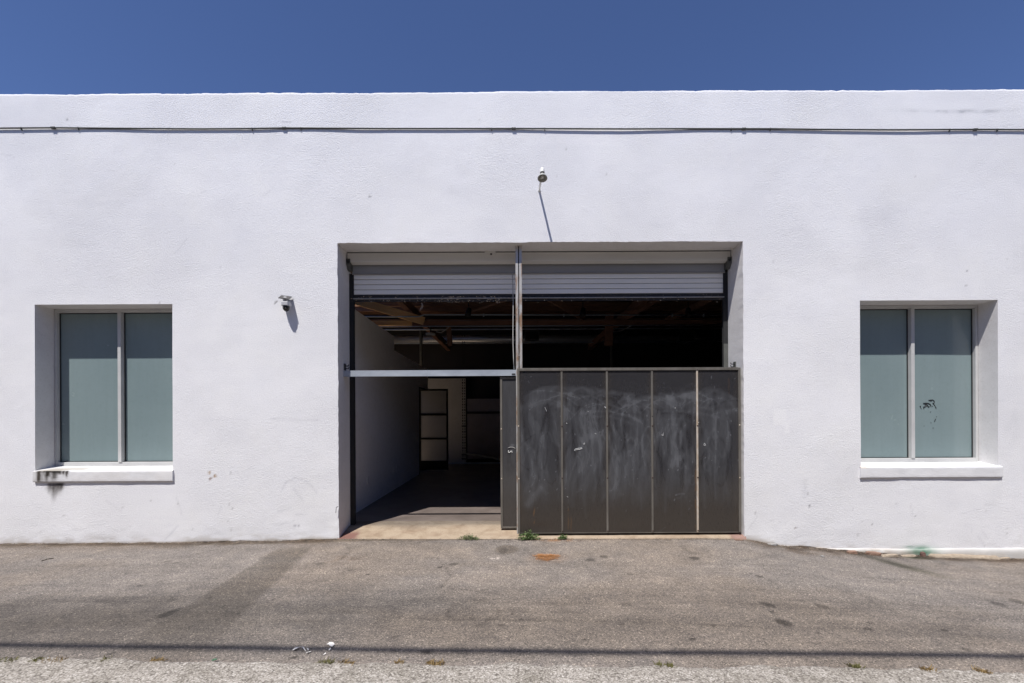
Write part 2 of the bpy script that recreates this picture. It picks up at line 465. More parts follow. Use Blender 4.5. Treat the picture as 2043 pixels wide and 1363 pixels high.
# broad tone: browner near the wall, greyer in the lanes
tone = fbm(GX * .45 + 3, GY * 1.1, 11)
base *= (0.80 + .42 * tone)[..., None]
warm = sstep(.35, .7, fbm(GX * .6 + 9, GY * .9, 12))
base *= (1 + warm[..., None] * np.array((.05, .0, -.06)))
def darken(mask, f):
    global base
    f = np.array(f) if not np.isscalar(f) else np.array((f, f, f))
    base *= (1 - mask[..., None] * (1 - f))
def seg_dist(x, y, p, q):
    px, py = p; qx, qy = q; dx, dy = qx - px, qy - py
    tt = np.clip(((x - px) * dx + (y - py) * dy) / (dx * dx + dy * dy), 0, 1)
    return np.hypot(x - px - tt * dx, y - py - tt * dy), tt
# tyre lanes
for yy, hw, k in ((-1.95, .26, .76), (-2.30, .32, .80), (-1.62, .12, .90), (-2.62, .12, .90)):
    mlane = np.exp(-((GY - yy - .05 * np.sin(GX * .7)) / hw) ** 2) * (.35 + .65 * sstep(.35, .62, fbm(GX * .35, GY * 3 + 5, 21)))
    darken(mlane, k)
# long dark skid on the left
dd, tt = seg_dist(GX, GY, tuple(ground(0, 1209))[:2], tuple(ground(330, 1196))[:2])
darken(np.exp(-(dd / .11) ** 2) * sstep(.3, .6, fbm(GX * 2, GY * 9, 5)), .58)
dd, tt = seg_dist(GX, GY, tuple(ground(-100, 1240))[:2], tuple(ground(240, 1230))[:2])
darken(np.exp(-(dd / .2) ** 2) * .8, .70)
dd, tt = seg_dist(GX, GY, tuple(ground(800, 1200))[:2], tuple(ground(960, 1198))[:2])
darken(np.exp(-(dd / .09) ** 2) * .8, .78)
dd, tt = seg_dist(GX, GY, tuple(ground(1440, 1205))[:2], tuple(ground(1760, 1212))[:2])
darken(np.exp(-(dd / .09) ** 2) * sstep(.25, .6, fbm(GX * 2, GY * 9, 6)), .72)
# patched strip running away from the doorway
pa, pb = ground(600, 1085), ground(330, 1290)
dd, tt = seg_dist(GX, GY, (pa.x, pa.y), (pb.x, pb.y))
wd = .17 + .10 * tt + .03 * fbm(GX * 2, GY * 2, 8)
inside = sstep(.035, -.035, dd - wd) * sstep(0, .12, tt) * (1 - .55 * sstep(.7, 1, tt))
darken(inside * .95, (.68, .675, .66))
# older dark asphalt fillet at the foot of the wall, left of the doorway
lim = np.interp(GX, [-7, -3.6, -2.4, -2.0, -.5, .3, 2.9, 3.6, 4.8, 7.2], [-.11, -.15, -.16, -.10, -.06, -.05, -.06, -.16, -.22, -.22])
edge = sstep(.03, -.03, lim - GY + .05 * (fbm(GX * 5, GY * 5, 31) - .5))
darken(edge * (.4 + .6 * fbm(GX * 7, GY * 12, 33)), (.62, .56, .48))
# grit and dirt against the right-hand base
dirt = sstep(2.7, 3.2, GX) * sstep(.52, .08, -GY + .45 * (fbm(GX * 2.2, GY * 3, 36) - .5)) * (.30 + .70 * sstep(.30, .58, fbm(GX * 8, GY * 9, 35)))
darken(dirt, (.47, .40, .34))
dirt = sstep(-2.0, -2.4, GX) * sstep(.36, .03, -GY + .30 * (fbm(GX * 2.0, GY * 3, 37) - .5)) * (.3 + .7 * sstep(.32, .6, fbm(GX * 8, GY * 9, 38)))
darken(dirt, (.58, .52, .45))
mott = fbm(GX * 5, GY * 5, 42, 5)
base *= (.80 + .40 * mott)[..., None]
strk = sstep(.5, .72, fbm(GX * .7, GY * 16, 43, 4)) * sstep(.4, .9, -GY)
darken(strk * .7, .84)
strk = sstep(.6, .75, fbm(GX * .5 + 20, GY * 22, 44, 4)) * sstep(.6, 1.2, -GY)
base *= (1 + .12 * strk)[..., None]
crumb = sstep(.62, .72, vnoise(GX * 26, GY * 26, 39)) * sstep(.30, .0, -GY) * sstep(.35, .6, fbm(GX * 2, GY * 5, 40))
darken(crumb, .50)
# damp spot, rectangle
pc = ground(1011, 1096)
mk = sstep(1.15, .8, np.hypot((GX - pc.x) / .135, (GY - pc.y) / .17) + .25 * (fbm(GX * 9, GY * 9, 41) - .5))
darken(mk * .8, (.66, .62, .57))
# oil drops and gum, surveyed one by one: px, py, half width px, tilt, darkness
SPOTS = [(334, 1121, 8, .2, .55), (282, 1168, 6, 0, .62), (317, 1161, 8, 0, .8), (86, 1167, 5, .2, .6), (55, 1106, 7, .2, .6), (330, 1226, 16, .45, .42), (350, 1217, 10, .4, .55),
         (111, 1196, 5, .1, .5), (218, 1305, 9, .2, .5), (588, 1312, 8, .15, .38), (1178, 1118, 7, .3, .5), (1205, 1111, 8, 0, .45), (905, 1126, 9, .2, .5), (878, 1132, 5, .3, .4),
         (1258, 1146, 7, -.2, .6), (1385, 1114, 10, 0, .45), (1516, 1151, 9, -.25, .45), (1562, 1242, 18, -.4, .38), (1541, 1221, 8, -.2, .42), (1532, 1207, 14, -.4, .5), (1243, 1245, 6, -.1, .35),
         (1166, 1275, 6, -.1, .25), (1040, 1236, 4, 0, .4), (850, 1300, 13, .1, .45), (1737, 1243, 8, -.25, .42), (1732, 1255, 7, 0, .5), (1885, 1258, 9, -.2, .42), (1640, 1210, 14, -.35, .55),
         (1928, 1296, 12, -.3, .5), (1422, 1249, 6, 0, .5), (1383, 1276, 7, 0, .45), (1631, 1263, 4, 0, .4), (640, 1125, 11, .1, .75), (788, 1270, 8, .2, .6), (1022, 1224, 5, 0, .4),
         (1990, 1205, 14, -.4, .5), (2030, 1200, 18, -.35, .55), (735, 1146, 4, 0, .4), (295, 1236, 5, .1, .5), (115, 1248, 5, .1, .6), (1105, 1285, 5, 0, .6), (1000, 1248, 6, .1, .5),
         (545, 1195, 3, 0, .4), (420, 1192, 4, 0, .6), (1250, 1206, 8, .2, .7), (150, 1178, 6, 0, .75), (1130, 1190, 6, .1, .75), (700, 1138, 5, 0, .6), (963, 1178, 6, 0, .7)]
for k, (px, py, hw, tl, dk) in enumerate(SPOTS):
    c0 = ground(px, py); c1 = ground(px + hw, py - tl * hw)
    a = max((c1 - c0).xy.length, .016); ang = math.atan2(c1.y - c0.y, c1.x - c0.x)
    ca, sa = math.cos(ang), math.sin(ang)
    u = (GX - c0.x) * ca + (GY - c0.y) * sa; vv = -(GX - c0.x) * sa + (GY - c0.y) * ca
    rr = np.hypot(u / a, vv / (a * (.75 if tl else .9))) + .5 * (fbm(GX * 14 + k, GY * 14, 50 + k) - .5)
    darken(sstep(1.25, .8, rr), dk)
# random finer flecks
sp = sstep(.80, .86, vnoise(GX * 9, GY * 9, 61)) * sstep(.6, .8, vnoise(GX * 2, GY * 2, 62))
darken(sp * .5, .6)
# rusty leaf stain under the needles, brown crumbs by the weeds, white splash
pc = ground(1092, 1113)
mk = sstep(1.5, .6, np.hypot((GX - pc.x) / .21, (GY - pc.y) / .16) + .5 * (fbm(GX * 12, GY * 12, 71) - .5))
darken(mk * .25, (1.05, .70, .45))
pc = ground(1110, 1078)
mk = np.exp(-((GX - pc.x) / .26) ** 2 - ((GY - pc.y) / .05) ** 2) * sstep(.4, .6, fbm(GX * 16, GY * 16, 72))
darken(mk * .8, (1.2, .74, .42))
pc = ground(690, 1115)
mk = np.exp(-((GX - pc.x) / .16) ** 2 - ((GY - pc.y) / .16) ** 2) * sstep(.45, .6, fbm(GX * 18, GY * 18, 73))
darken(mk * .6, (.6, .5, .42))
pc = ground(988, 1114)
mk = np.exp(-((GX - pc.x) / .05) ** 2 - ((GY - pc.y) / .06) ** 2) * sstep(.5, .6, fbm(GX * 25, GY * 25, 74))
darken(mk, 3.2)
# worn ring of an old cover
pc = ground(945, 1222)
rr = np.hypot((GX - pc.x) / .20, (GY - pc.y) / .23)
darken(np.exp(-((rr - 1) / .07) ** 2) * sstep(.35, .6, fbm(GX * 5, GY * 5, 75)), .74)
# green sprayed paint and the tyre drag beside it, right
a1, a2 = ground(1725, 1108), ground(1870, 1148)
dd, tt = seg_dist(GX, GY, (a1.x, a1.y), (a2.x, a2.y))
darken(np.exp(-(dd / .11) ** 2) * (.45 + .55 * np.sin(np.pi * tt)), (.36, .375, .31))
pc = ground(1826, 1112)
mk = np.exp(-((GX - pc.x) / .16) ** 2 - ((GY - pc.y) / .08) ** 2) * sstep(.3, .7, fbm(GX * 12, GY * 12, 76))
darken(mk, (.35, .62, .42))
# hair cracks
for k, pts in enumerate([[(860, 1090), (900, 1150), (880, 1172), (1000, 1185)], [(935, 1192), (985, 1205), (975, 1238), (950, 1250)], [(1990, 1180), (2043, 1215)], [(660, 1130), (700, 1100), (690, 1085)],
                         [(700, 1212), (930, 1206), (1300, 1204), (1430, 1208)], [(820, 1235), (1200, 1240), (1600, 1258)], [(1480, 1085), (1560, 1098), (1620, 1100)]]):
    for a, b in zip(pts[:-1], pts[1:]):
        p, q = ground(*a), ground(*b)
        dd, tt = seg_dist(GX + .03 * (fbm(GX * 4, GY * 4, 80 + k) - .5), GY + .06 * (fbm(GX * 4, GY * 4, 90 + k) - .5), (p.x, p.y), (q.x, q.y))
        darken(np.exp(-(dd / .013) ** 2) * sstep(.35, .6, fbm(GX * 3, GY * 3, 95 + k)), .72)
pc = ground(40, 1255)
darken(np.exp(-((GX - pc.x) / 1.9) ** 2 - ((GY - pc.y) / .65) ** 2), (.72, .71, .70))
pc = ground(330, 1240)
darken(np.exp(-((GX - pc.x) / 1.2) ** 2 - ((GY - pc.y) / .35) ** 2), (.82, .81, .79))
base = np.clip(base, .01, .9)
nx, ny = GX.shape
idx = np.arange(nx * ny).reshape(nx, ny)
quads = np.stack([idx[:-1, :-1], idx[1:, :-1], idx[1:, 1:], idx[:-1, 1:]], -1).reshape(-1, 4)
asph = fast_mesh('alley_asphalt', np.stack([GX, GY, GZ], -1).reshape(-1, 3), quads, M['asphalt'], attrs={'stain': base.reshape(-1, 3)})
tag(asph, 'worn grey asphalt alley with oil spots along the white wall', None, None, 'structure')

# near concrete strip with a ragged lip
cx = axis(-4.5, 4.5, .014, -40.5, 40.5, 1.0)
ye = -2.838 + (fbm(cx * 3.2, cx * 0, 101, 5) - .5) * .10 + (fbm(cx * 25, cx * 0 + 7, 102, 3) - .5) * .028
offs = np.array([0.004, 0.0, -.006, -.02, -.045, -.08, -.12, -.17, -.24, -.34, -.6, -1.2, -2.5, -5.0, -9.0])
CX = np.repeat(cx[:, None], len(offs), 1); CY = ye[:, None] + offs[None, :]
CZ = zg(CX, np.maximum(CY, -2.84)) + np.array([-.03, .004, .009, .012, .014, .014, .014, .014, .014, .014, .014, .012, .0, -.02, -.02])[None, :]
CZ = CZ + (fbm(CX * 30, CY * 30, 103, 3) - .5) * .008 * (offs < 0)[None, :]
n1_, n2_ = CX.shape; idx = np.arange(n1_ * n2_).reshape(n1_, n2_)
quads = np.stack([idx[:-1, 1:], idx[1:, 1:], idx[1:, :-1], idx[:-1, :-1]], -1).reshape(-1, 4)
tag(fast_mesh('concrete_strip', np.stack([CX, CY, CZ], -1).reshape(-1, 3), quads, M['aggregate']), 'pale exposed aggregate concrete strip with ragged edge in the foreground', None, None, 'structure')
g = MB(); g.add([(-300, -300, -.55), (300, -300, -.55), (300, 300, -.55), (-300, 300, -.55)], [(0, 1, 2, 3)])
tag(g.build('ground', M['earth'], fix=False), 'bare ground reaching to the horizon', None, None, 'structure')

# ================================================================== BUILDING
B = empty('warehouse_building', (0, 0, 0), 'white stucco warehouse with flat parapet, two frosted windows and a wide loading doorway', 'building')
WT = .40                         # wall thickness
TOP = 5.565
XL, XR = -14.0, 14.0
DL, DR, DT = -2.165, 2.890, 3.693
W1L, W1R, W2L, W2R, WH, WS = -5.946, -4.230, 4.345, 6.061, 2.946, .870
def cuts(lo, hi, step, marks):
    pts = sorted(set([lo, hi] + [q for q in marks if lo < q < hi])); out_ = []
    for a, b in zip(pts[:-1], pts[1:]):
        n = max(1, int(round((b - a) / step))); out_ += list(np.linspace(a, b, n + 1)[:-1])
    return np.array(out_ + [pts[-1]])
xs = np.concatenate([np.linspace(XL, -6.8, 9)[:-1], cuts(-6.8, 6.8, .02, [DL, DR, W1L, W1R, W2L, W2R]), np.linspace(6.8, XR, 9)[1:]])
zs = cuts(-.8, TOP, .02, [WS, WH, DT])
WX, WZ = np.meshgrid(xs, zs, indexing='ij')
topn = (fbm(xs * 1.1, xs * 0, 201) - .5) * .022 + (fbm(xs * 14, xs * 0, 202, 3) - .5) * .010
topn -= .007 * sstep(.60, .75, fbm(xs * 4, xs * 0 + 3, 203, 5))
WZ2 = WZ + topn[:, None] * sstep(TOP - .08, TOP, WZ)
relief = (fbm(WX * .8, WZ * .9, 210, 2) - .5) * .012 + (fbm(WX * 5, WZ * 6, 211, 3) - .5) * .0016
low = sstep(.55, -.1, WZ - zwall(WX))
relief += (fbm(WX * 7, WZ * 9, 212, 4) - .5) * .010 * low
# door edges are slightly ragged
WY = relief.copy()
WXd = WX.copy()
for ex, s_ in ((DL, 1), (DR, -1)):
    k = np.argmin(abs(xs - ex))
    rag = (fbm(zs * 3, zs * 0, 220, 4) - .5) * .010 + (fbm(zs * 25, zs * 0, 221, 2) - .5) * .007
    WXd[k, :] += rag * (zs < DT)
k = np.argmin(abs(zs - DT))
WZ2[:, k] += ((fbm(xs * 3, xs * 0, 222, 4) - .5) * .014 + (fbm(xs * 25, xs * 0, 223, 2) - .5) * .006) * ((xs > DL + .01) & (xs < DR - .01))
stain = np.ones(WX.shape + (3,))
def soil(mask, c):
    global stain
    stain *= (1 - np.clip(mask, 0, 1)[..., None] * (1 - np.array(c)))
def loc(px, py): p = at(px, py); return p.x, p.z
soil(sstep(.50, .78, fbm(WX * .5, WZ * .8, 230)) * .45, (.94, .945, .955))
soil(sstep(.48, .75, fbm(WX * 1.7, WZ * 2.4, 231)) * .5, (.94, .94, .945))
soil(sstep(.62, .80, fbm(WX * 1.1 + 40, WZ * 2.0, 232)) * .4, (.92, .92, .925))
# faint brushed horizontals
soil(sstep(.60, .78, fbm(WX * 1.6, WZ * 22, 233)) * .30, (.94, .94, .95))
# soft grey soiling above the left window and top edge
for px, py, sx, sz_, k_ in ((170, 585, .7, .16, .35), (160, 470, 1.2, .5, .14), (1340, 450, 1.0, .25, .12), (740, 250, .25, .35, .16), (860, 560, 1.0, .2, .10), (1830, 440, .9, .5, .12), (300, 790, .4, .5, .10), (590, 500, .6, .3, .12)):
    x0, z0 = loc(px, py)
    soil(np.exp(-((WX - x0) / sx) ** 2 - ((WZ - z0) / sz_) ** 2) * k_ * .65 * (.5 + fbm(WX * 4, WZ * 4, 234)), (.74, .75, .77))
# seam stain high on the right
x0, z0 = loc(1910, 221)
soil(np.exp(-((WX - x0) / .55) ** 2 - ((WZ - z0 - .012 * np.sin(WX * 3)) / .022) ** 2) * (.25 + .9 * sstep(.4, .65, fbm(WX * 4, WZ * 20, 235))), (.55, .56, .58))
x0, z0 = loc(590, 243)
soil(np.exp(-((WX - x0) / .35) ** 2 - ((WZ - z0) / .010) ** 2) * sstep(.45, .6, fbm(WX * 9, WZ * 30, 236)), (.70, .70, .72))
# mould run under the left sill
x0, z0 = loc(107, 968)
for dx, ln, wd, dk in ((-.055, .15, .022, .6), (-.03, .10, .04, .45), (.045, .17, .040, .65), (.02, .24, .016, .5), (.085, .11, .025, .65), (-.01, .27, .022, .5), (.11, .06, .02, .6), (.01, .09, .10, .4)):
    fall = sstep(z0 - ln, z0 - ln * .2, WZ) * (WZ < z0 + .02)
    soil(np.exp(-((WX - x0 - dx) / wd) ** 2) * fall * min(1, dk * 1.7) * (.4 + .9 * fbm(WX * 40, WZ * 14, 237)), (.20, .18, .165))
# rust specks, smudges, scratches
for px, py, r_, c_ in ((418, 943, .014, (.55, .42, .3)), (429, 950, .018, (.5, .35, .22)), (420, 955, .016, (.4, .3, .25)), (461, 943, .010, (.6, .6, .6)), (588, 1050, .012, (.5, .5, .52)), (597, 1050, .011, (.5, .5, .52)),
                       (1616, 1010, .012, (.4, .4, .4)), (1588, 1054, .012, (.5, .45, .42)), (1740, 1046, .012, (.55, .55, .55)), (1825, 1029, .010, (.5, .5, .5)), (134, 239, .014, (.5, .5, .5)), (1930, 540, .01, (.5, .5, .5)),
                       (738, 392, .014, (.5, .5, .5)), (551, 602, .012, (.35, .35, .35)), (548, 605, .009, (.45, .45, .45)), (583, 598, .012, (.3, .3, .3)), (250, 820, .01, (.6, .6, .6))):
    x0, z0 = loc(px, py)
    soil(sstep(1.5, .7, np.hypot(WX - x0, WZ - z0) / r_), c_)
x0, z0 = loc(1606, 975)
soil(np.exp(-((WX - x0) / .035) ** 2) * sstep(z0 - .17, z0 - .05, WZ) * sstep(z0 + .2, z0 + .02, WZ) * .35, (.70, .71, .73))
for px, py, a_, b_, k_ in ((2020, 820, .10, .55, .30), (1990, 1000, .25, .25, .14), (1700, 960, .5, .3, .10), (640, 1040, .25, .12, .22), (1500, 1020, .06, .35, .18), (430, 1060, .5, .05, .2)):
    x0, z0 = loc(px, py)
    soil(np.exp(-((WX - x0) / a_) ** 2 - ((WZ - z0) / b_) ** 2) * k_ * sstep(.3, .7, fbm(WX * 6, WZ * 3, 238)), (.70, .71, .72))
for k, (a, b) in enumerate([((562, 978), (570, 963)), ((570, 963), (588, 953)), ((588, 953), (610, 959)), ((610, 959), (632, 983)), ((585, 976), (605, 1000)), ((330, 1075), (355, 1050)), ((1970, 1075), (1960, 1062)), ((540, 836), (635, 838)), ((1680, 1095), (1660, 1090)), ((1950, 1070), (1966, 1092))]):
    (xa, za), (xb, zb) = loc(*a), loc(*b)
    dd, tt = seg_dist(WX + .02 * (fbm(WX * 6, WZ * 6, 240) - .5), WZ + .02 * (fbm(WX * 6, WZ * 6, 241) - .5), (xa, za), (xb, zb))
    soil(np.exp(-(dd / .010) ** 2) * .35, (.62, .62, .65))
for k_ in range(26):
    q_ = np.random.default_rng(900 + k_); xa = q_.uniform(-6.5, 6.5); za = q_.choice([q_.uniform(.0, .5), q_.uniform(.5, 5.3)]); ln = q_.uniform(.06, .3); an_ = q_.choice([q_.normal(0, .25), q_.normal(.9, .3), q_.normal(2.2, .3)])
    dd, tt = seg_dist(WX + .03 * (fbm(WX * 7, WZ * 7, 950 + k_) - .5), WZ + .03 * (fbm(WX * 7, WZ * 7, 980 + k_) - .5), (xa, za), (xa + ln * math.cos(an_), za + ln * math.sin(an_)))
    soil(np.exp(-(dd / .009) ** 2) * sstep(0, .2, tt) * .30, (.66, .66, .68))
for k_ in range(60):
    q_ = np.random.default_rng(1100 + k_); x0 = q_.uniform(-6.5, 6.5); z0 = q_.choice([q_.uniform(.0, .6), q_.uniform(.5, 5.4)])
    soil(sstep(1.5, .7, np.hypot(WX - x0, WZ - z0) / q_.uniform(.008, .015)) * q_.uniform(.2, .6), (.45, .44, .43))
# splash dirt along the foot
soil(sstep(.13, .0, WZ - zwall(WX)) * sstep(.42, .7, fbm(WX * 5, WZ * 14, 243)) * .75, (.66, .62, .56))
soil(sstep(.03, .0, WZ - zwall(WX)) * .6, (.62, .55, .47))
# green overspray at the foot of the right-hand wall
x0, z0 = loc(1838, 1098)
soil(np.exp(-((WX - x0) / .15) ** 2 - ((WZ - z0 - .01) / .045) ** 2) * (.5 + .8 * fbm(WX * 16, WZ * 16, 244)), (.18, .42, .28))
x0, z0 = loc(1815, 1091)
soil(np.exp(-((WX - x0) / .06) ** 2 - ((WZ - z0) / .008) ** 2) * .7, (.2, .38, .28))
# patch of whiter paint beside the doorway
x0, z0 = loc(1556, 832); x1, z1 = loc(1569, 850)
pm = np.maximum(((abs(WX - x0) < .075) & (abs(WZ - z0) < .095)), ((abs(WX - x1) < .03) & (abs(WZ - z1) < .08))).astype(float)
stain = stain * (1 - pm[..., None]) + pm[..., None] * (stain * .3 + .7 * np.array((1.045, 1.045, 1.03)))
kx, kz = WX.shape
idx = np.arange(kx * kz).reshape(kx, kz)
quads = np.stack([idx[:-1, :-1], idx[1:, :-1], idx[1:, 1:], idx[:-1, 1:]], -1)
xm = (xs[:-1] + xs[1:]) / 2; zm = (zs[:-1] + zs[1:]) / 2
XM, ZM = np.meshgrid(xm, zm, indexing='ij')
hole = ((XM > DL) & (XM < DR) & (ZM < DT)) | ((((XM > W1L) & (XM < W1R)) | ((XM > W2L) & (XM < W2R))) & (ZM > WS) & (ZM < WH))
quads = quads[~hole]
verts = np.stack([WXd, WY, WZ2], -1).reshape(-1, 3)
# parapet cap: rows going back from the top edge
top_idx = idx[:, -1]
cap = []; off = len(verts); rows = [top_idx]
for kk, (yy, dz) in enumerate(((.004, .006), (.012, .008), (.2, .010), (WT, .004), (WT, -.5))):
    cap.append(np.stack([xs, np.full(kx, yy), TOP + topn + dz], -1)); rows.append(np.arange(off, off + kx)); off += kx
for a, b in zip(rows[:-1], rows[1:]):
    quads = np.concatenate([quads, np.stack([a[:-1], a[1:], b[1:], b[:-1]], -1)])
verts = np.concatenate([verts] + cap)
st_all = np.concatenate([stain.reshape(-1, 3), np.ones((5 * kx, 3))])
front = fast_mesh('front_wall', verts, quads, M['stucco'], B, {'stain': st_all})

fx_ = np.arange(-6.6, 6.6, .03)
tz = np.interp(fx_, xs, TOP + topn)
up = .004 + .016 * sstep(.52, .68, fbm(fx_ * 2.3, fx_ * 0 + 5, 205, 4))
P = np.stack([np.stack([fx_, np.full(len(fx_), yy), tz + dz], -1) for yy, dz in ((.03, 0.0),)] + [np.stack([fx_, np.full(len(fx_), .034), tz + up], -1), np.stack([fx_, np.full(len(fx_), .20), tz + up], -1), np.stack([fx_, np.full(len(fx_), .21), tz], -1)])
id_ = np.arange(P.shape[0] * P.shape[1]).reshape(P.shape[:2])
fast_mesh('roof_felt', P.reshape(-1, 3), np.stack([id_[:-1, :-1], id_[:-1, 1:], id_[1:, 1:], id_[1:, :-1]], -1).reshape(-1, 4), M['tar'], B)
# reveals: door jambs, soffit and the two window recesses, each a sheet running back into the wall
def sheet(name, edge, back, parent, m, n_back=6, outline=None):
    """edge: list of points on the wall face (front), swept to depth 'back'"""
    e = np.array(edge); n = len(e); rows_ = []
    for k in range(n_back + 1):
        q = e.copy(); f = k / n_back
        q[:, 1] = e[:, 1] * (1 - f) + back * f
        if outline is not None:
            q[:, [0, 2]] = e[:, [0, 2]] * (1 - sstep(0, .35, f)) + np.array(outline) * sstep(0, .35, f)
        rows_.append(q)
    v_ = np.concatenate(rows_)
    id_ = np.arange((n_back + 1) * n).reshape(n_back + 1, n)
    return fast_mesh(name, v_, np.stack([id_[:-1, :-1], id_[1:, :-1], id_[1:, 1:], id_[:-1, 1:]], -1).reshape(-1, 4), m, parent)
W3 = np.stack([WXd, WY, WZ2], -1)
def col_edge(x, z0, z1):
    k_ = np.argmin(abs(xs - x)); sel = (zs >= z0 - 1e-6) & (zs <= z1 + 1e-6); return W3[k_, sel]
def row_edge(z, x0, x1):
    k_ = np.argmin(abs(zs - z)); sel = (xs >= x0 - 1e-6) & (xs <= x1 + 1e-6); return W3[sel, k_]
e = col_edge(DL, -.8, DT); sheet('door_jamb', e, WT, B, M['reveal'], outline=np.stack([np.full(len(e), DL), e[:, 2]], -1))
e = col_edge(DR, -.8, DT)[::-1]; sheet('door_jamb', e, WT, B, M['reveal'], outline=np.stack([np.full(len(e), DR), e[:, 2]], -1))
e = row_edge(DT, DL, DR); sheet('door_soffit', e, WT, B, M['reveal'], outline=np.stack([e[:, 0], np.full(len(e), DT)], -1))
RB = .30
for wl, wr in ((W1L, W1R), (W2L, W2R)):
    sheet('window_reveal', col_edge(wl, WS, WH), RB, B, M['reveal'])
    sheet('window_reveal', col_edge(wr, WS, WH)[::-1], RB, B, M['reveal'])
    sheet('window_reveal', row_edge(WH, wl, wr), RB, B, M['reveal'])

# the rest of the shell (inside faces, roof)
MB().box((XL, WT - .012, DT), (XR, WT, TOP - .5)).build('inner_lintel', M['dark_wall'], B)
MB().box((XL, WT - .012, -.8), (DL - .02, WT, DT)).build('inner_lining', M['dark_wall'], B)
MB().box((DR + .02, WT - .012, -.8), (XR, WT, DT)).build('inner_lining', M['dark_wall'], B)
MB().box((XL, WT, -.8), (XL + .3, 9.3, TOP - .3)).build('side_wall', M['outer'], B)
MB().box((XR - .3, WT, -.8), (XR, 9.3, TOP - .3)).build('side_wall', M['outer'], B)
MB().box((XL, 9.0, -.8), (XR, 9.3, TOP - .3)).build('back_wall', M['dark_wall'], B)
# roof with one unseen skylight, added over the side room to light the timbers
KX0, KX1, KY0, KY1 = -7.6, -3.75, 1.0, 5.2
def roof_ring(z0, z1, yb):
    r_ = MB()
    r_.box((XL + .3, WT, z0), (KX0, yb, z1)); r_.box((KX1, WT, z0), (XR - .3, yb, z1))
    r_.box((KX0, WT, z0), (KX1, KY0, z1)); r_.box((KX0, KY1, z0), (KX1, yb, z1))
    return r_
roof_ring(4.92, 5.05, 9.0).build('roof', M['tar'], B)
roof_ring(4.90, 4.917, 8.99).build('ceiling_lining', M['roof_deck'], B)
MB().box((-9, WT + .03, .0805), (-2.51, 8.69, .0845)).build('side_room_floor', M['boards'], B)  # unseen boards, kept pale to bounce the skylight's sun onto the timbers
MB().box((XL + .3, WT + .02, -.4), (XR - .3, 8.99, .08)).build('floor_slab', M['floor'], B)

# unseen building across the alley, added to keep sky light out of the shadows
ob = empty('opposite_building', (0, -9.8, 0), 'plain grey brown building across the alley, unseen, added to darken the shadows', 'building')
MB().box((-30, -22, -.5), (30, -9.8, 6.4)).build('wall', M['opposite'], ob)
MB().box((-30.1, -22.1, 6.401), (30.1, -9.7, 6.6)).build('parapet', M['opposite'], ob)
for wx in (-9, -3, 3, 9):
    MB().box((wx - 1, -9.81, 1.6), (wx + 1, -9.78, 3.4)).build('window', M['dome'], ob)

# threshold slab: ramps up from the alley into the doorway
ax_ = cuts(DL - .02, DR + .02, .025, []); ay_ = np.concatenate([np.linspace(-.018, .05, 5), np.linspace(.07, .62, 24)])
AX, AY = np.meshgrid(ax_, ay_, indexing='ij')
AZ = np.interp(AY, [-.02, -.012, 0, .2, .36, .62], [-.05, .006, .012, .052, .083, .084]) + (fbm(AX * 5, AY * 5, 301) - .5) * .006
AY2 = AY + (fbm(AX * 3, AX * 0, 302) - .5) * .03 * sstep(.1, 0, AY)
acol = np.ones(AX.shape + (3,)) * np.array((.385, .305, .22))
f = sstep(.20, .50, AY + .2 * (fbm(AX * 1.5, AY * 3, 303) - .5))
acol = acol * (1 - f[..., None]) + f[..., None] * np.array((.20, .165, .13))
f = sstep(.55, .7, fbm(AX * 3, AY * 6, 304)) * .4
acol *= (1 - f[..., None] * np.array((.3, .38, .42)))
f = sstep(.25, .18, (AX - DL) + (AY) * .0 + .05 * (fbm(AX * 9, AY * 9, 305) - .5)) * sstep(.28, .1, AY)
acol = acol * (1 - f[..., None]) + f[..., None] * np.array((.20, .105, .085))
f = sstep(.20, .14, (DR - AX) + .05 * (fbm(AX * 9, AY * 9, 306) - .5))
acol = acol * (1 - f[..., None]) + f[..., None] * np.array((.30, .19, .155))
an, am = AX.shape; idx = np.arange(an * am).reshape(an, am)
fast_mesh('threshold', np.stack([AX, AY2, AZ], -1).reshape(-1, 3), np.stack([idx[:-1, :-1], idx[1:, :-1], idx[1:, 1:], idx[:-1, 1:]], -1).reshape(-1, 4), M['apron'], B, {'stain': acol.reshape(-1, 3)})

# low rendered plinth, bared where the alley falls away to the right
px_ = np.arange(3.70, 14.0, .02)
ptop = -.138 - .012 * sstep(3.7, 4.3, px_) + (fbm(px_ * 3, px_ * 0, 330, 5) - .5) * .026
pout = .016 * sstep(3.7, 4.3, px_) + (fbm(px_ * 6, px_ * 0, 331, 4) - .5) * .012
rows_ = [np.stack([px_, np.full(len(px_), .02), ptop + .008], -1), np.stack([px_, -pout * .25 - .007, ptop], -1), np.stack([px_, -pout * .7 - .009, ptop - .018], -1), np.stack([px_, -pout - .009, ptop - .040], -1), np.stack([px_, -pout - .009 + (fbm(px_ * 8, px_ * 0, 332) - .5) * .006, ptop - .075], -1), np.stack([px_, -pout - .008, ptop - .5], -1)]
P = np.array(rows_); pcol = np.ones(P.shape) * np.array((.84, .82, .775)) * (.84 + .22 * fbm(P[..., 0] * 5, P[..., 2] * 12, 335))[..., None]
g0 = at(1838, 1100)
mk = np.exp(-((P[..., 0] - g0.x) / .17) ** 2 - ((P[..., 2] - g0.z) / .06) ** 2) * (.5 + .8 * fbm(P[..., 0] * 14, P[..., 2] * 14, 333))
pcol *= 1 - np.clip(mk, 0, 1)[..., None] * np.array((.88, .66, .78))
mk = sstep(.08, .0, P[..., 2] - zwall(P[..., 0])) * sstep(.30, .6, fbm(P[..., 0] * 6, P[..., 2] * 20, 334))
pcol *= 1 - mk[..., None] * np.array((.30, .38, .46))
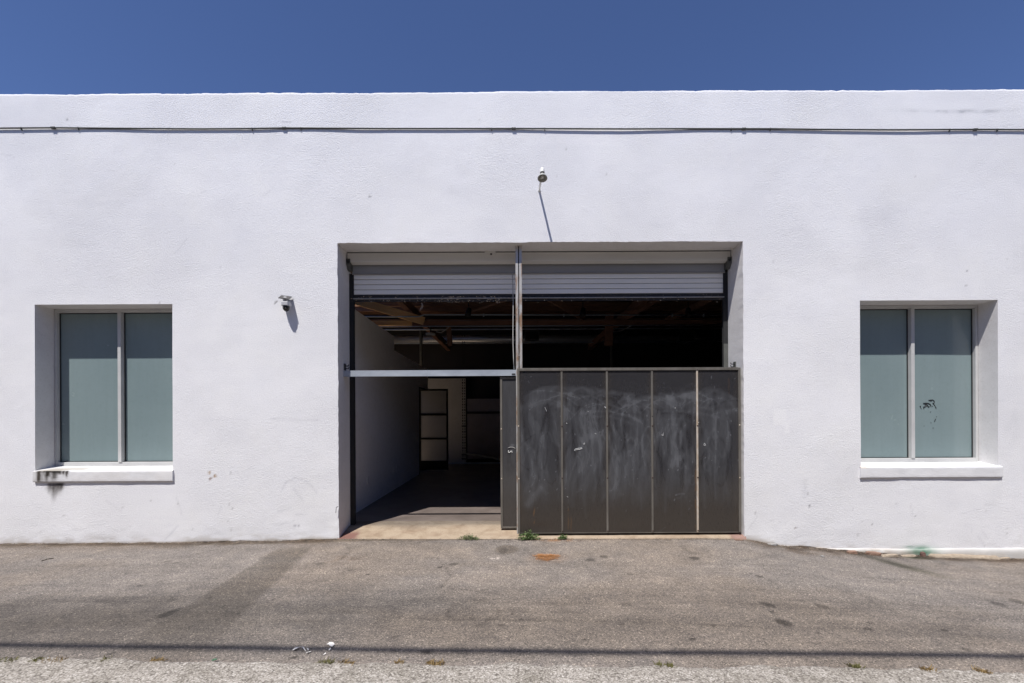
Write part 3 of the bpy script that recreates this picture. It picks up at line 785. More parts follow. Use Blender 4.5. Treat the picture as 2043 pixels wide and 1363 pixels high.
id_ = np.arange(P.shape[0] * P.shape[1]).reshape(P.shape[:2])
fast_mesh('plinth', P.reshape(-1, 3), np.stack([id_[1:, :-1], id_[1:, 1:], id_[:-1, 1:], id_[:-1, :-1]], -1).reshape(-1, 4), M['sill'], B, {'stain': pcol.reshape(-1, 3)})

# ------------------------------------------------------------------ windows (parts of the building)
def window(wl, wr, stained):
    FY, GYD = .235, .285
    zb, zt = .905, WH - .002
    f_ = MB()
    f_.box((wl + .004, FY, zb), (wl + .036, RB, zt)); f_.box((wr - .036, FY, zb), (wr - .004, RB, zt))
    f_.box((wl + .036, FY, zt - .042), (wr - .036, RB, zt)); f_.box((wl + .036, FY, zb), (wr - .036, RB, zb + .050))
    win = f_.build('window', M['alu'], B, bevel=.004)
    cxm = (wl + wr) / 2
    MB().box((cxm - .022, FY - .012, zb + .051), (cxm + .022, RB, zt - .043)).build('mullion', M['alu'], win, bevel=.004)
    for a, b in ((wl + .0365, cxm - .0225), (cxm + .0225, wr - .0365)):
        MB().box((a, GYD, zb + .0505), (b, GYD + .008, zt - .0425)).build('pane', M['frosted'], win)
        gk = MB(); z0, z1 = zb + .0505, zt - .0425
        gk.box((a, GYD - .010, z0), (a + .010, GYD - .001, z1)); gk.box((b - .010, GYD - .010, z0), (b, GYD - .001, z1))
        gk.box((a + .010, GYD - .010, z0), (b - .010, GYD - .001, z0 + .008)); gk.box((a + .010, GYD - .010, z1 - .010), (b - .010, GYD - .001, z1))
        gk.build('gasket', M['gasket'], win)
    # backing behind the frame so no light leaks through
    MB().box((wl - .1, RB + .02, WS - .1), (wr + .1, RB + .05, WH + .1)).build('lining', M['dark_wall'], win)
    # sloping sill, slightly proud of the wall
    sx = cuts(wl - (.008 if stained else .016), wr + (.010 if stained else .035), .012, [])
    prof = [(RB, .908), (.20, .903), (.05, .884), (.0, .876), (-.018, .870), (-.024, .862), (-.025, .845), (-.025, .82), (-.025, .79), (-.025, .765), (-.024, .745), (-.020, .737), (.02, .735)]
    P = []
    for (yy, zz) in prof:
        wob = (fbm(sx * 6, sx * 0 + zz * 9, 320) - .5) * .007
        P.append(np.stack([np.clip(sx, wl, wr) if yy > .01 and zz > .86 else sx, yy + wob * (yy < 0), zz + wob * .6], -1))
    P = np.array(P); n0, n1v = P.shape[:2]
    sc = np.ones((n0, n1v, 3)); SX = P[..., 0]; SZ = P[..., 2]; SY = P[..., 1]
    if stained:
        dirt_ = sstep(.35, .62, fbm(SX * 3, SY * 12 + SZ * 9, 321)) * .3
        sc *= 1 - dirt_[..., None] * np.array((.10, .15, .22))
        x0 = at(107, 940).x
        # black mould running over the lip
        for dx, wd, ln, dk in ((-.16, .022, .16, .85), (-.05, .03, .07, .8), (-.06, .016, .16, .5), (.035, .04, .11, .6), (.07, .06, .03, .85), (.03, .03, .16, .4), (.10, .022, .05, .85), (.145, .012, .055, .8), (.19, .016, .05, .75), (.185, .015, .09, .6), (-.10, .09, .16, .35), (0, .16, .012, .8)):
            mk = np.exp(-((SX - x0 - dx) / wd) ** 2) * sstep(.868 - ln, .868 - ln * .6, SZ) * (SZ < .871) * dk * (.35 + 1.0 * fbm(SX * 45, SZ * 20, 322))
            sc *= 1 - np.clip(mk * 1.7, 0, .97)[..., None] * np.array((.90, .92, .94))
        mk = sstep(1.3, .7, np.hypot((SX - x0 - .10) / .30, (SY - .03 - (SX - x0) * .10) / .045) + .5 * (fbm(SX * 10, SY * 10, 323) - .5)) * (SZ > .866)
        sc *= 1 - mk[..., None] * np.array((.55, .60, .68)) * .85
    else:
        mk = sstep(.12, .03, SX - wl) * (SZ > .85) * .6
        sc *= 1 - mk[..., None] * np.array((.15, .3, .45))
    idx = np.arange(n0 * n1v).reshape(n0, n1v)
    q = np.stack([idx[:-1, :-1], idx[:-1, 1:], idx[1:, 1:], idx[1:, :-1]], -1).reshape(-1, 4)
    v_ = P.reshape(-1, 3); col_ = sc.reshape(-1, 3)
    # end caps
    for side in (0, -1):
        o_ = len(v_); pts = P[5:, side].copy(); back_ = pts.copy(); back_[:, 1] = .02
        v_ = np.concatenate([v_, pts, back_]); col_ = np.concatenate([col_, np.ones((2 * len(pts), 3))])
        for k_ in range(len(pts) - 1):
            q = np.concatenate([q, [[o_ + k_, o_ + k_ + 1, o_ + len(pts) + k_ + 1, o_ + len(pts) + k_]]])
    s_ = fast_mesh('sill', v_, q, M['sill'], win, {'stain': col_}, smooth=False)
    if stained: s_['label'] = 'sill with black mould runs at its left end'
    return win
win1 = window(W1L, W1R, True)
win1['label'] = 'frosted window left of the doorway'
win2 = window(W2L, W2R, False)
win2['label'] = 'frosted window right of the doorway with black scribble'
# black marker scribble on the right-hand pane
GS = .283
def stroke(mb, pts, r, flat=None):
    mb.tube(pts, r, 6)
sc_ = MB()
def zp(zx, zy): return at(1820 + zx / 17.04, 780 + zy / 17.04, GS)
for pts, r in (([(370, 425), (450, 415), (540, 420), (610, 455), (640, 530)], .0055), ([(420, 460), (480, 460), (520, 500), (545, 545), (580, 520)], .006), ([(375, 550), (430, 535), (490, 490), (500, 465)], .006),
               ([(380, 590), (400, 585)], .0065), ([(275, 510), (278, 560)], .006), ([(300, 600), (312, 602)], .004), ([(555, 320), (620, 310), (690, 305), (740, 340), (755, 385), (720, 415), (690, 420)], .005),
               ([(600, 325), (660, 330)], .006), ([(710, 430), (770, 500), (800, 570)], .004), ([(800, 570), (812, 585)], .006), ([(690, 510), (694, 530)], .004),
               ([(800, 950), (770, 1010), (755, 1045)], .0035), ([(825, 870), (828, 890)], .003), ([(638, 1070), (640, 1100)], .003), ([(705, 1255), (715, 1265)], .0045), ([(395, 1190), (410, 1195)], .003), ([(610, 735), (635, 700)], .002)):
    MB().tube([zp(*p) for p in pts], r, 6).build('marker_stroke', M['paint_black'], win2)

# ------------------------------------------------------------------ inside of the building
PX = -2.36
pw = MB()
# partition: high near the door, stepping down, with a doorway and a header over it
pw.profile_x([(WT + .02, .08), (5.88, .08), (5.88, 2.30), (6.76, 2.30), (6.76, .08), (7.12, .08), (7.12, 2.87), (3.46, 2.87), (3.46, 3.15), (WT + .02, 3.15)], PX - .14, PX)
pw.build('partition_wall', M['inner_wall'], B)
MB().box((PX - 2.6, 8.70, .085), (-1.46, 8.80, 2.75)).build('back_partition', M['back_pale'], B)
# inner door, standing open
dh = MB(); x0, x1, dy = -2.56, -1.735, 6.66
dz0, dz1 = .10, 2.295
dh.box((x0, dy, dz0), (x0 + .085, dy + .045, dz1)); dh.box((x1 - .045, dy, dz0), (x1, dy + .045, dz1))
dh.box((x0 + .085, dy, dz1 - .05), (x1 - .045, dy + .045, dz1)); dh.box((x0 + .085, dy, dz0), (x1 - .045, dy + .045, .345))
dh.box((x0 + .085, dy, .92), (x1 - .045, dy + .045, .97)); dh.box((x0 + .085, dy, 1.57), (x1 - .045, dy + .045, 1.63))
idoor = dh.build('inner_door', M['deep_black'], B, bevel=.003)
for a, b in ((.346, .919), (.971, 1.569), (1.631, 2.244)):
    MB().box((x0 + .086, dy + .018, a), (x1 - .046, dy + .026, b)).build('pane', M['door_glass'], idoor)
MB().tube([(x1 - .022, dy, .93), (x1 - .022, dy - .05, .93), (x1 - .13, dy - .05, .925)], .010, 8).lathe([(0, 0), (.028, 0), (.028, .012), (0, .012)], (x1 - .022, dy + .001, .93), (0, -1, 0), 16).build('handle', M['blacksteel'], idoor, smooth=True)
MB().box((PX - .16, 6.715, .085), (PX + .006, 6.757, 2.296)).box((PX - .16, 5.883, .085), (PX + .006, 5.915, 2.296)).box((PX - .16, 5.916, 2.262), (PX + .006, 6.714, 2.298)).build('door_frame', M['deep_black'], B)
# rear roller curtain, rail and wheel track
MB().box((-1.40, 8.55, .22), (1.6, 8.58, 2.1)).build('rear_door', M['curtain'], B)
MB().box((-1.40, 8.50, 1.63), (1.6, 8.549, 1.70)).build('rear_rail', M['dark_wall'], B)
MB().box((-2.3, 8.42, .082), (1.6, 8.46, .12)).build('floor_track', M['galv'], B)
# timbers of the roof, one by one
def timber(name, p, q, wd, hg, m): return MB().beam(p, q, wd, hg).build(name, m, B)
zj = .5
timber('ceiling_joist', (-8, 3.70, 3.465), (-2.05, 3.70, 3.46), .07, .095, M['timber_lit'])  # lit stretch of the joist, its brightness put into the colour
timber('ceiling_joist', (-2.04, 3.71, 3.457), (8, 3.71, 3.445), .07, .095, M['timber_red'])
timber('ceiling_joist', (-8, 6.2, 3.98), (8, 6.2, 3.98), .10, .18, M['timber'])
timber('girder', (-2.12, 2.2, 3.78), (-2.02, 8.9, 3.74), .11, .17, M['timber_red'])
timber('girder', (2.55, 2.2, 3.78), (2.5, 8.9, 3.74), .11, .17, M['timber_red'])
for py, Y in ((606, 5.0), (616, 5.6), (611, 6.6), (622, 7.0)):
    p = at(1021, py, Y); timber('ceiling_joist', (-8, Y, p.z), (8, Y, p.z - .02), .05, .09, M['timber'])
timber('knee_brace', (-3.35, 3.42, 3.93), (-1.78, 3.60, 3.48), .06, .155, M['timber_lit'])  # brace coloured pale so that it looks brightly lit
timber('knee_brace', at(1090, 592, 3.3), at(1165, 634, 3.9), .06, .13, M['timber'])
timber('knee_brace', at(1330, 585, 3.3), at(1228, 645, 3.9), .07, .15, M['timber_red'])
timber('knee_brace', at(1420, 596, 3.3), at(1330, 640, 4.2), .06, .12, M['timber'])
timber('knee_brace', at(1008, 600, 3.3), at(930, 626, 3.6), .03, .035, M['timber'])
timber('strut', at(894, 640, 4.4), at(898, 690, 4.4), .08, .10, M['timber'])
timber('strut', at(1216, 625, 4.0), at(1214, 690, 4.0), .10, .16, M['timber_red'])
for k in range(9):
    yj = 1.2 + k * .9
    timber('rafter', (-3.65 if KY0 - .1 < yj < KY1 + .1 else -8, yj, 4.82), (8, yj, 4.82), .06, .15, M['roof_deck'])

# ================================================================== THINGS INSIDE
d = empty('ventilation_duct', (0, 8.3, 3.9), 'long silver spiral duct hung across the dark back of the hall', 'duct')
MB().tube([(-5.5, 8.3, 3.92), (6.2, 8.3, 3.90)], .135, 20).build('pipe', M['duct'], d, smooth=True)
for px in (1061, 1372):
    c0 = at(px, 669, 8.05); s_ = .215
    gr = MB().box((c0.x - s_, 8.05, c0.z - .14), (c0.x + s_, 8.18, c0.z + .14)).build('air_outlet', M['black'], d)
    fr = MB(); a, b = s_, .14
    for bx in (((-a, -.012, -b), (a, 0, -b + .022)), ((-a, -.012, b - .022), (a, 0, b)), ((-a, -.012, -b + .022), (-a + .022, 0, b - .022)), ((a - .022, -.012, -b + .022), (a, 0, b - .022))):
        fr.box([u + v2 for u, v2 in zip(bx[0], (c0.x, 8.05, c0.z))], [u + v2 for u, v2 in zip(bx[1], (c0.x, 8.05, c0.z))])
    fr.build('rim', M['conduit'], gr)
for px in (965, 1178, 1300, 1450):
    c0 = at(px, 676, 8.3)
    MB().tube([(c0.x, 8.3, 4.0), (c0.x, 8.3, 4.88)], .008, 6).build('hanger', M['black'], d)
k = empty('ceiling_conduit', (0, 3.5, 3.58), 'thin steel conduit run above the timber joist inside the doorway', 'conduit')
MB().tube([at(722, 632, 3.52), at(836, 632, 3.52), at(846, 628, 3.52), at(1442, 629, 3.52)], .014, 8).build('pipe', M['galv'], k, smooth=True)
for px in (965, 1125, 1341, 1404):
    c0 = at(px, 630, 3.52); MB().box(c0 - Vector((.012, .022, .022)), c0 + Vector((.012, .022, .035))).build('clip', M['galv'], k)
for py, Y, r_, lb in ((650.5, 3.66, .011, 'slim steel pipe clipped along the underside of the timber joist'), (640, 4.4, .010, 'slim steel pipe running just behind the timber joist'), (657, 5.4, .016, 'dark pipe halfway between the joist and the spiral duct'), (684, 8.0, .016, 'thin pipe running just below the spiral duct')):
    a, b = at(660, py, Y), at(1500, py, Y)
    tag(MB().tube([(a.x, Y, at(1021, py, Y).z), (b.x, Y, at(1021, py, Y).z)], r_, 8).build('service_pipe', M['galv'], None, smooth=True), lb, 'pipe', 'service pipes under the roof')
k = MB().tube([at(870, 662, 4.2), at(880, 664, 4.2), at(892, 656, 4.2), at(900, 648, 4.2), at(1000, 646, 4.2), at(1200, 646, 4.2), at(1213, 655, 4.2), at(1222, 662, 4.2), at(1240, 660, 4.2), at(1256, 652, 4.2), at(1270, 645, 4.2), at(1440, 645, 4.2)], .010, 8).build('power_cable', M['hose'], None, smooth=True)
tag(k, 'pale cable sagging and looping below the timber joist in the hall', 'cable')
def spotlight(px, py, Y, label):
    c0 = at(px, py, Y); o = empty('spotlight', c0, label, 'spotlight', 'black track spotlights')
    MB().tube([c0 + Vector((0, 0, .20)), c0 + Vector((0, 0, .04))], .009, 6).build('stem', M['black'], o)
    MB().lathe([(0, .07), (.045, .07), (.055, .0), (.06, -.09), (.05, -.095), (.045, -.05), (0, -.05)], c0, (.2, .5, 1), 16).build('lamp_head', M['black'], o, smooth=True)
spotlight(935, 622, 3.45, 'black spotlight hanging left of the steel post inside the hall')
spotlight(1163, 622, 3.45, 'black spotlight near the middle of the doorway right of the steel post')
spotlight(1373, 622, 3.45, 'black spotlight nearest the right end of the roller shutter')
c0 = at(859, 667, 3.9); o = empty('disc_lamp', c0, 'small pale round lamp under the timber girder left of the post', 'lamp')
MB().lathe([(0, .02), (.10, .02), (.105, .0), (.09, -.018), (0, -.022)], c0, n=24).build('lamp_shade', M['hose'], o, smooth=True)
MB().tube([c0 + Vector((0, 0, .018)), c0 + Vector((0, 0, .16))], .012, 8).build('stem', M['black'], o)
for px, y0, lb in ((840, 664, 'left'), (1220, 676, 'right')):
    a = at(px, y0, 7.6); o = MB().tube([(a.x, 7.6, .08), (a.x, 7.6, a.z), (a.x, 7.6, a.z + .15)], .045, 12).build('steel_column', M['conduit'], None, smooth=True)
    tag(o, 'thin grey steel column rising at the %s of the dark hall' % ('left behind the white partition' if lb == 'left' else 'right above the plastic gate'), 'column')
# chain hoist loop hanging in front of the rear curtain
c1 = at(926, 750, 8.2); c2 = at(926, 920, 8.2)
o = empty('hoist_chain', (c2.x, 8.2, .1), 'dark hanging chain beside the open inner door at the back', 'chain')
for dx in (-.035, .03):
    cm = MB(); n = 46
    for i in range(n):
        zz = c1.z + 1.2 - (c1.z + 1.2 - .25) * i / (n - 1)
        cm.box((c2.x + dx - .012 - .006 * (i % 2), 8.19 - .005 * (i % 2), zz - .026), (c2.x + dx + .012 + .006 * (i % 2), 8.205, zz + .026))
    tag(cm.build('strand', M['black'], o), None, None, None, 'stuff')
for py in (850, 907, 915):
    p = at(926, py, 8.18); MB().box((p.x - .075, 8.14, p.z - .02), (p.x + .075, 8.18, p.z + .02)).build('bracket', M['conduit'], o)
o = MB().tube([at(921, 906, 8.2), at(930, 905.5, 8.2), at(945, 907, 8.1), at(965, 910, 8.05), at(985, 914, 8.0), at(1003, 920, 7.9), at(1020, 921, 7.9)], .030, 10).build('hose', M['hose'], None, smooth=True)
tag(o, 'pale hose bent along the foot of the rear curtain', 'hose')
for px, py, lb in ((733.5, 958, 'white socket plate low on the inner wall nearest the doorway'), (785, 936, 'white socket plate on the inner wall, left one of the close pair'), (792, 934, 'white socket plate on the inner wall, right one of the close pair'), (829, 868, 'white switch plate high beside the open inner door')):
    u, v_ = unroll(px, py); r_ = PX * PXM / u; yy = (r_ - 1) * D0; zz = CAM_Z + v_ / PXM * r_
    o = MB().box((PX + .001, yy - .036, zz - .058), (PX + .009, yy + .036, zz + .058)).build('wall_socket' if 'socket' in lb else 'wall_switch', M['switch'], None, bevel=.002)
    tag(o, lb, 'socket' if 'socket' in lb else 'switch', 'sockets on the inner wall' if 'socket' in lb else None)

# ================================================================== ROLLER SHUTTER
sh = empty('roller_shutter', (0, .4, DT), 'grey roller shutter rolled up under the head of the wide doorway', 'shutter')
hx0, hx1 = DL + .002, DR - .002
MB().profile_x([(.300, DT - .016), (.300, 3.572), (.304, 3.562), (.372, 3.545), (.372, 3.551), (.312, 3.568), (.312, DT - .016)], hx0 + .01, hx1 - .01).build('hood', M['hood'], sh)
MB().profile_x([(.396, 3.60), (.396, 3.45), (.386, 3.430), (.402, 3.424), (.408, 3.432), (.402, 3.45), (.402, 3.60)], hx0 + .04, hx1 - .04).build('fascia', M['fascia'], sh)
MB().box((hx0 + .005, .318, DT - .06), (hx1 - .005, .33, DT - .002)).build('gap_shade', M['black'], sh)  # black strip paints the shade in the gap above the hood
for s_, x in ((1, hx0), (-1, hx1)):
    b_ = MB().profile_x([(.285, 3.60), (.285, 3.52), (.33, 3.46), (.40, 3.46), (.40, 3.60)], x, x + s_ * .05).build('end_bracket', M['conduit'], sh, bevel=.004)
    MB().lathe([(0, .012), (.018, .012), (.020, 0)], (x + s_ * .026, .284, 3.56), (0, -1, 0), 12).build('bolt', M['blacksteel'], b_)
gx0, gx1 = DL + .062, DR - .062
nsl = 4; z1 = 3.431; pitch = .0675
for i in range(nsl + 1):
    a = z1 - i * pitch + (pitch * .4 if i == 0 else 0); zt_, zb_ = z1 - (i - 0) * pitch + .0, z1 - (i + 1) * pitch
    if i == nsl: break
    pr = [(.428, zt_ - .0035), (.416, zt_ - .0045), (.414, zt_ - .012), (.4135, zb_ + .014), (.416, zb_ + .0045), (.428, zb_ + .0035), (.430, zb_ + .0035), (.430, zt_ - .0035)]
    MB().profile_x(pr, gx0 - .02, gx1 + .02).build('slat', M['slat'], sh)
MB().box((gx0 - .02, .431, 3.075), (gx1 + .02, .437, 3.75)).build('curtain_back', M['blacksteel'], sh)
MB().box((gx0 - .015, .416, 3.118), (gx1 + .015, .430, 3.160)).build('bottom_bar', M['bar'], sh)
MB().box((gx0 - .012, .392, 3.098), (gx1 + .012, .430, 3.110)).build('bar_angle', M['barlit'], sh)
MB().box((gx0 - .012, .412, 3.068), (gx1 + .012, .428, 3.097)).build('weather_seal', M['bar'], sh)
for s_, x in ((1, DL - .002), (-1, DR + .002)):
    pts = [(x, .402), (x + s_ * .062, .402), (x + s_ * .062, .412), (x + s_ * .012, .412), (x + s_ * .012, .436), (x + s_ * .062, .436), (x + s_ * .062, .446), (x, .446)]
    MB().profile_z(pts, .085, 3.44).build('guide_rail', M['blacksteel'], sh)
# paler lower half of the right-hand rail
x = DR + .002
MB().box((x - .0625, .398, .09), (x - .004, .4015, 2.48)).build('rail_cover', M['conduit'], sh)
c0 = at(978, 503, .295)
pl = MB().box((c0.x - .073, .294, c0.z - .050), (c0.x + .073, .2995, c0.z + .052)).build('maker_plate', M['hood'], sh, bevel=.002)
c1 = at(980, 507, .293); MB().box((c1.x - .012, .2925, c1.z - .012), (c1.x + .010, .2939, c1.z + .010)).build('stamp', M['bar'], pl)
# dry leaf bits caught on the bottom bar
db = MB()
for i in range(240):
    px = random.choice([random.uniform(700, 1000), random.gauss(985, 14), random.gauss(890, 25), random.uniform(1045, 1440)])
    px = min(max(px, 702), 1440)
    if px > 1040 and random.random() < .55: continue
    p = at(px, random.uniform(591, 603), random.uniform(.380, .39)); s_ = random.uniform(.005, .013)
    q = Vector((random.uniform(-1, 1), random.uniform(-.4, .4), random.uniform(-1.2, .3))).normalized() * s_ * 2
    a = q.cross(Vector((random.random(), random.random(), random.random()))).normalized() * s_ * .6
    db.add([p, p + q * .5 + a, p + q, p + q * .5 - a], [(0, 1, 2, 3)])
for pts in ([(841, 604), (842, 610), (839, 616), (838, 620)], [(842, 605), (844, 611), (841, 617)]):
    db.tube([at(a, b, .40) for a, b in pts], .003, 5)
tag(db.build('dry_debris', M['debris'], sh, fix=False), None, None, None, 'stuff')
p0, p1 = at(1022, 546, .37), at(1025.5, 737, .22)
pts = [p0.lerp(p1, i / 8) + Vector((.006 * math.sin(i * .8), 0, 0)) for i in range(9)]
o = MB().tube(pts, .0055, 6).build('pull_cord', M['hose'], None, smooth=True)
tag(o, 'thin pale pull cord hanging from the shutter just left of the post', 'cord')

# ================================================================== POST, TRACK BEAM
o = empty('steel_post', (.094, .12, .05), 'rust streaked double channel steel post in the middle of the doorway', 'post')
for xa in (.054, .100):
    xb = xa + .033
    pts = [(xa, .100), (xb, .100), (xb, .150), (xa, .150), (xa, .146), (xb - .004, .146), (xb - .004, .104), (xa, .104)] if xa > .06 else [(xb, .100), (xa, .100), (xa, .150), (xb, .150), (xb, .146), (xa + .004, .146), (xa + .004, .104), (xb, .104)]
    MB().profile_z(pts, .035, DT - .001).build('channel', M['post'], o)
MB().box((.0872, .118, .036), (.0998, .132, DT - .002)).build('gap_backing', M['bar'], o)  # dark backing puts shade into the gap between the channels
for zz in (2.3, 2.9, 3.45):
    MB().lathe([(0, .008), (.006, .008), (.006, 0)], (.0935, .118, zz), (0, -1, 0), 10).build('bolt', M['galv'], o)
o = empty('track_beam', (0, .2, 2.08), 'bright galvanised track beam across the left half of the doorway', 'beam')
MB().profile_x([(.175, 2.046), (.175, 2.123), (.235, 2.123), (.235, 2.119), (.179, 2.119), (.179, 2.050), (.186, 2.050), (.186, 2.046)], DL + .001, DR - .001).build('rail', M['galv'], o)
for s_, x in ((1, DL + .001), (-1, DR - .001)):
    br = MB().box((x, .185, 2.13), (x + s_ * .012, .24, 2.215)).build('bracket', M['conduit'], o)
    for zz in (2.150, 2.185): MB().tube([(x + s_ * .012, .205, zz), (x + s_ * .055, .205, zz), (x + s_ * .06, .205, zz + .02)], .006, 8).build('bolt', M['blacksteel'], br)
MB().box((.0, .170, 2.060), (.045, .1745, 2.075)).build('slot_plate', M['blacksteel'], o)

# ================================================================== SLIDING GATE (front) AND ITS REAR LEAF
def dust_map(x0, x1, z0, z1, step, seed):
    nx_ = int((x1 - x0) / step) + 1; nz_ = int((z1 - z0) / step) + 1
    X, Z = np.meshgrid(np.linspace(x0, x1, nx_), np.linspace(z0, z1, nz_), indexing='ij')
    return X, Z
gY = .040
GX0, GX1, GZ0, GZ1 = .068, 2.868, .056, 2.122
seams = [.626, 1.193, 1.759, 2.325]
STEP = .0075
DX, DZ = dust_map(GX0, GX1, GZ0, GZ1, STEP, 1)
hgt = (DZ - GZ0) / (GZ1 - GZ0)
# film of wiped dust: starts below a wavy line near the top, dies out towards the bottom
topline = .885 + .05 * np.sin(DX * 2.2 + 1.2) * .5 + .05 * (fbm(DX * 2, DX * 0, 401) - .5) - .06 * np.exp(-((DX - .1) / .2) ** 2) - .06 * sstep(2.45, 2.85, DX)
film = sstep(.0, .035, topline - hgt) * sstep(.10, .45, hgt + .16 * (fbm(DX * 3, DZ * 2, 402) - .5))
pid = np.digitize(DX, seams)
streak = fbm(DX * 14 + pid * 7.3 + 2.6 * fbm(DX * 2 + pid * 3.7, DZ * 2, 403), DZ * 2.0 + pid * 5.1, 404, 5)
film = film * np.array([.85, 1.1, .95, 1.05, .7])[pid]
dust = film * (.10 + .22 * sstep(.34, .75, streak))
brush = np.random.default_rng(11)
def paint(pts, rad, amt, bristle=True):
    """one wiping stroke: a soft brush dragged along a curve, adding or clearing dust"""
    global dust
    pts = np.array(pts); xa, xb = pts[:, 0].min() - 3 * rad, pts[:, 0].max() + 3 * rad; za, zb = pts[:, 1].min() - 3 * rad, pts[:, 1].max() + 3 * rad
    i0, i1 = max(0, int((xa - GX0) / STEP)), min(DX.shape[0], int((xb - GX0) / STEP) + 2)
    j0, j1 = max(0, int((za - GZ0) / STEP)), min(DX.shape[1], int((zb - GZ0) / STEP) + 2)
    if i1 <= i0 or j1 <= j0: return
    X = DX[i0:i1, j0:j1]; Z = DZ[i0:i1, j0:j1]; best = np.full(X.shape, 1e9)
    for a, b in zip(pts[:-1], pts[1:]):
        dd_, _ = seg_dist(X, Z, a, b); best = np.minimum(best, dd_)
    mk_ = np.exp(-(best / rad) ** 2)
    if bristle: mk_ = mk_ * (.35 + .65 * (np.sin(best * 420 + brush.random() * 6) * .5 + .5))
    dust[i0:i1, j0:j1] += mk_ * amt
for i in range(150):
    x0 = brush.uniform(GX0, GX1); zt_ = brush.uniform(1.15, 1.84); ln = brush.uniform(.25, 1.1); sway = brush.normal(0, .10)
    tt_ = np.linspace(0, 1, 12)
    px_ = x0 + sway * np.sin(tt_ * brush.uniform(1.5, 3.2)) + brush.normal(0, .02) * tt_
    paint(np.stack([px_, zt_ - ln * tt_], -1), brush.uniform(.008, .030), brush.choice([-.10, .09, .12, -.07]))
for i in range(80):
    x0 = brush.uniform(GX0, GX1 - .3); z0 = brush.uniform(1.45, 1.86); ln = brush.uniform(.25, .75)
    tt_ = np.linspace(0, 1, 12)
    paint(np.stack([x0 + ln * tt_, z0 + brush.uniform(.03, .16) * np.sin(tt_ * np.pi) - brush.uniform(-.1, .12) * tt_], -1), brush.uniform(.008, .026), brush.choice([.15, .12, -.09]))
for i in range(60):
    x0 = brush.uniform(GX0 + .1, GX1 - .2); z0 = brush.uniform(.7, 1.7); r0 = brush.uniform(.06, .2)
    tt_ = np.linspace(0, brush.uniform(2.5, 5), 16) + brush.uniform(0, 6)
    paint(np.stack([x0 + r0 * .5 * np.cos(tt_), z0 + r0 * 1.6 * np.sin(tt_)], -1), brush.uniform(.006, .02), brush.choice([.14, .10, -.10]))
for a, b, rr_, am_ in (((.20, .42), (.34, .62), .05, .22), ((1.0, 1.28), (1.06, 1.20), .07, .16), ((.86, 1.22), (1.12, 1.30), .04, .14), ((2.02, .90), (2.14, 1.02), .05, .20), ((1.42, 1.05), (1.35, .55), .04, .16), ((.62, 1.70), (.70, 1.50), .05, .18), ((2.1, 1.86), (2.42, 1.93), .03, .35), ((2.12, 1.84), (2.28, 1.92), .015, .35), ((1.86, 1.80), (1.92, 1.87), .018, .55), ((1.98, 1.87), (2.02, 1.80), .012, .40), ((2.05, .525), (2.16, .54), .008, .5), ((1.86, .07), (1.93, .12), .004, .2), ((1.40, 1.76), (1.76, 1.60), .02, .20), ((1.42, 1.80), (1.80, 1.86), .03, .16), ((.12, 1.62), (.5, 1.80), .04, .12)):
    paint([a, ((a[0] + b[0]) / 2, (a[1] + b[1]) / 2 + .01), b], rr_, am_, rr_ < .03)
dust *= sstep(.0, .03, topline - hgt) * .93 + .07
for i in range(90):
    x0, z0 = brush.uniform(GX0, GX1), brush.uniform(.3, 2.05); paint([(x0, z0), (x0 + brush.normal(0, .004), z0 + brush.normal(0, .01))], brush.uniform(.003, .006), brush.uniform(.2, .7), False)
dust = np.clip(dust, 0, .9)
brown = np.clip(sstep(.42, .05, hgt + .1 * (fbm(DX * 4, DZ * 3, 406) - .5)) * .9 + .35 * sstep(.12, 0, np.minimum(DX - GX0, GX1 - DX)), 0, 1)
for sx_ in seams: brown = np.maximum(brown, .5 * np.exp(-((DX - sx_) / .05) ** 2))
rust = np.zeros_like(DX)
for x0, z0, z1_, am_ in ((.27, .16, .36, .75), (.70, .10, .40, .40), (.735, .08, .30, .3), (2.30, .10, .9, .5), (2.33, .06, .5, .5), (.10, .06, 1.9, .15), (2.72, 1.80, 2.03, .3)):
    rust += am_ * np.exp(-((DX - x0 - .003 * np.sin(DZ * 40)) / .007) ** 2) * sstep(z0 - .03, z0 + .02, DZ) * sstep(z1_ + .05, z1_ - .05, DZ) * sstep(.3, .6, fbm(DX * 30, DZ * 16, 407))
rust = np.clip(rust, 0, .9)
DUST = np.stack([dust, brown, rust], -1)
def panel(parent, x0, x1, z0, z1, y, th, src=None):
    xs_ = np.linspace(x0, x1, max(3, int((x1 - x0) / STEP))); zs_ = np.linspace(z0, z1, max(3, int((z1 - z0) / STEP)))
    X, Z = np.meshgrid(xs_, zs_, indexing='ij')
    if src is None:
        i = np.clip(((X - GX0) / STEP).astype(int), 0, DX.shape[0] - 1); j = np.clip(((Z - GZ0) / STEP).astype(int), 0, DX.shape[1] - 1)
        A = DUST[i, j]
    else: A = src(X, Z)
    bow = .004 * np.sin(np.pi * (X - x0) / (x1 - x0)) * (fbm(X * 2, Z * 1.3, 410) - .3)
    v_ = np.stack([X, y - bow, Z], -1).reshape(-1, 3); n_, m_ = X.shape; idx = np.arange(n_ * m_).reshape(n_, m_)
    q = np.stack([idx[:-1, :-1], idx[1:, :-1], idx[1:, 1:], idx[:-1, 1:]], -1).reshape(-1, 4)
    o_ = len(v_)
    v_ = np.concatenate([v_, [(x0, y + th, z0), (x1, y + th, z0), (x1, y + th, z1), (x0, y + th, z1)]])
    q = np.concatenate([q, [[o_ + 3, o_ + 2, o_ + 1, o_]]])
    A = np.concatenate([A.reshape(-1, 3), np.tile((.1, .4, 0), (4, 1))])
    return fast_mesh('panel', v_, q, M['gate'], parent, {'dust': A})
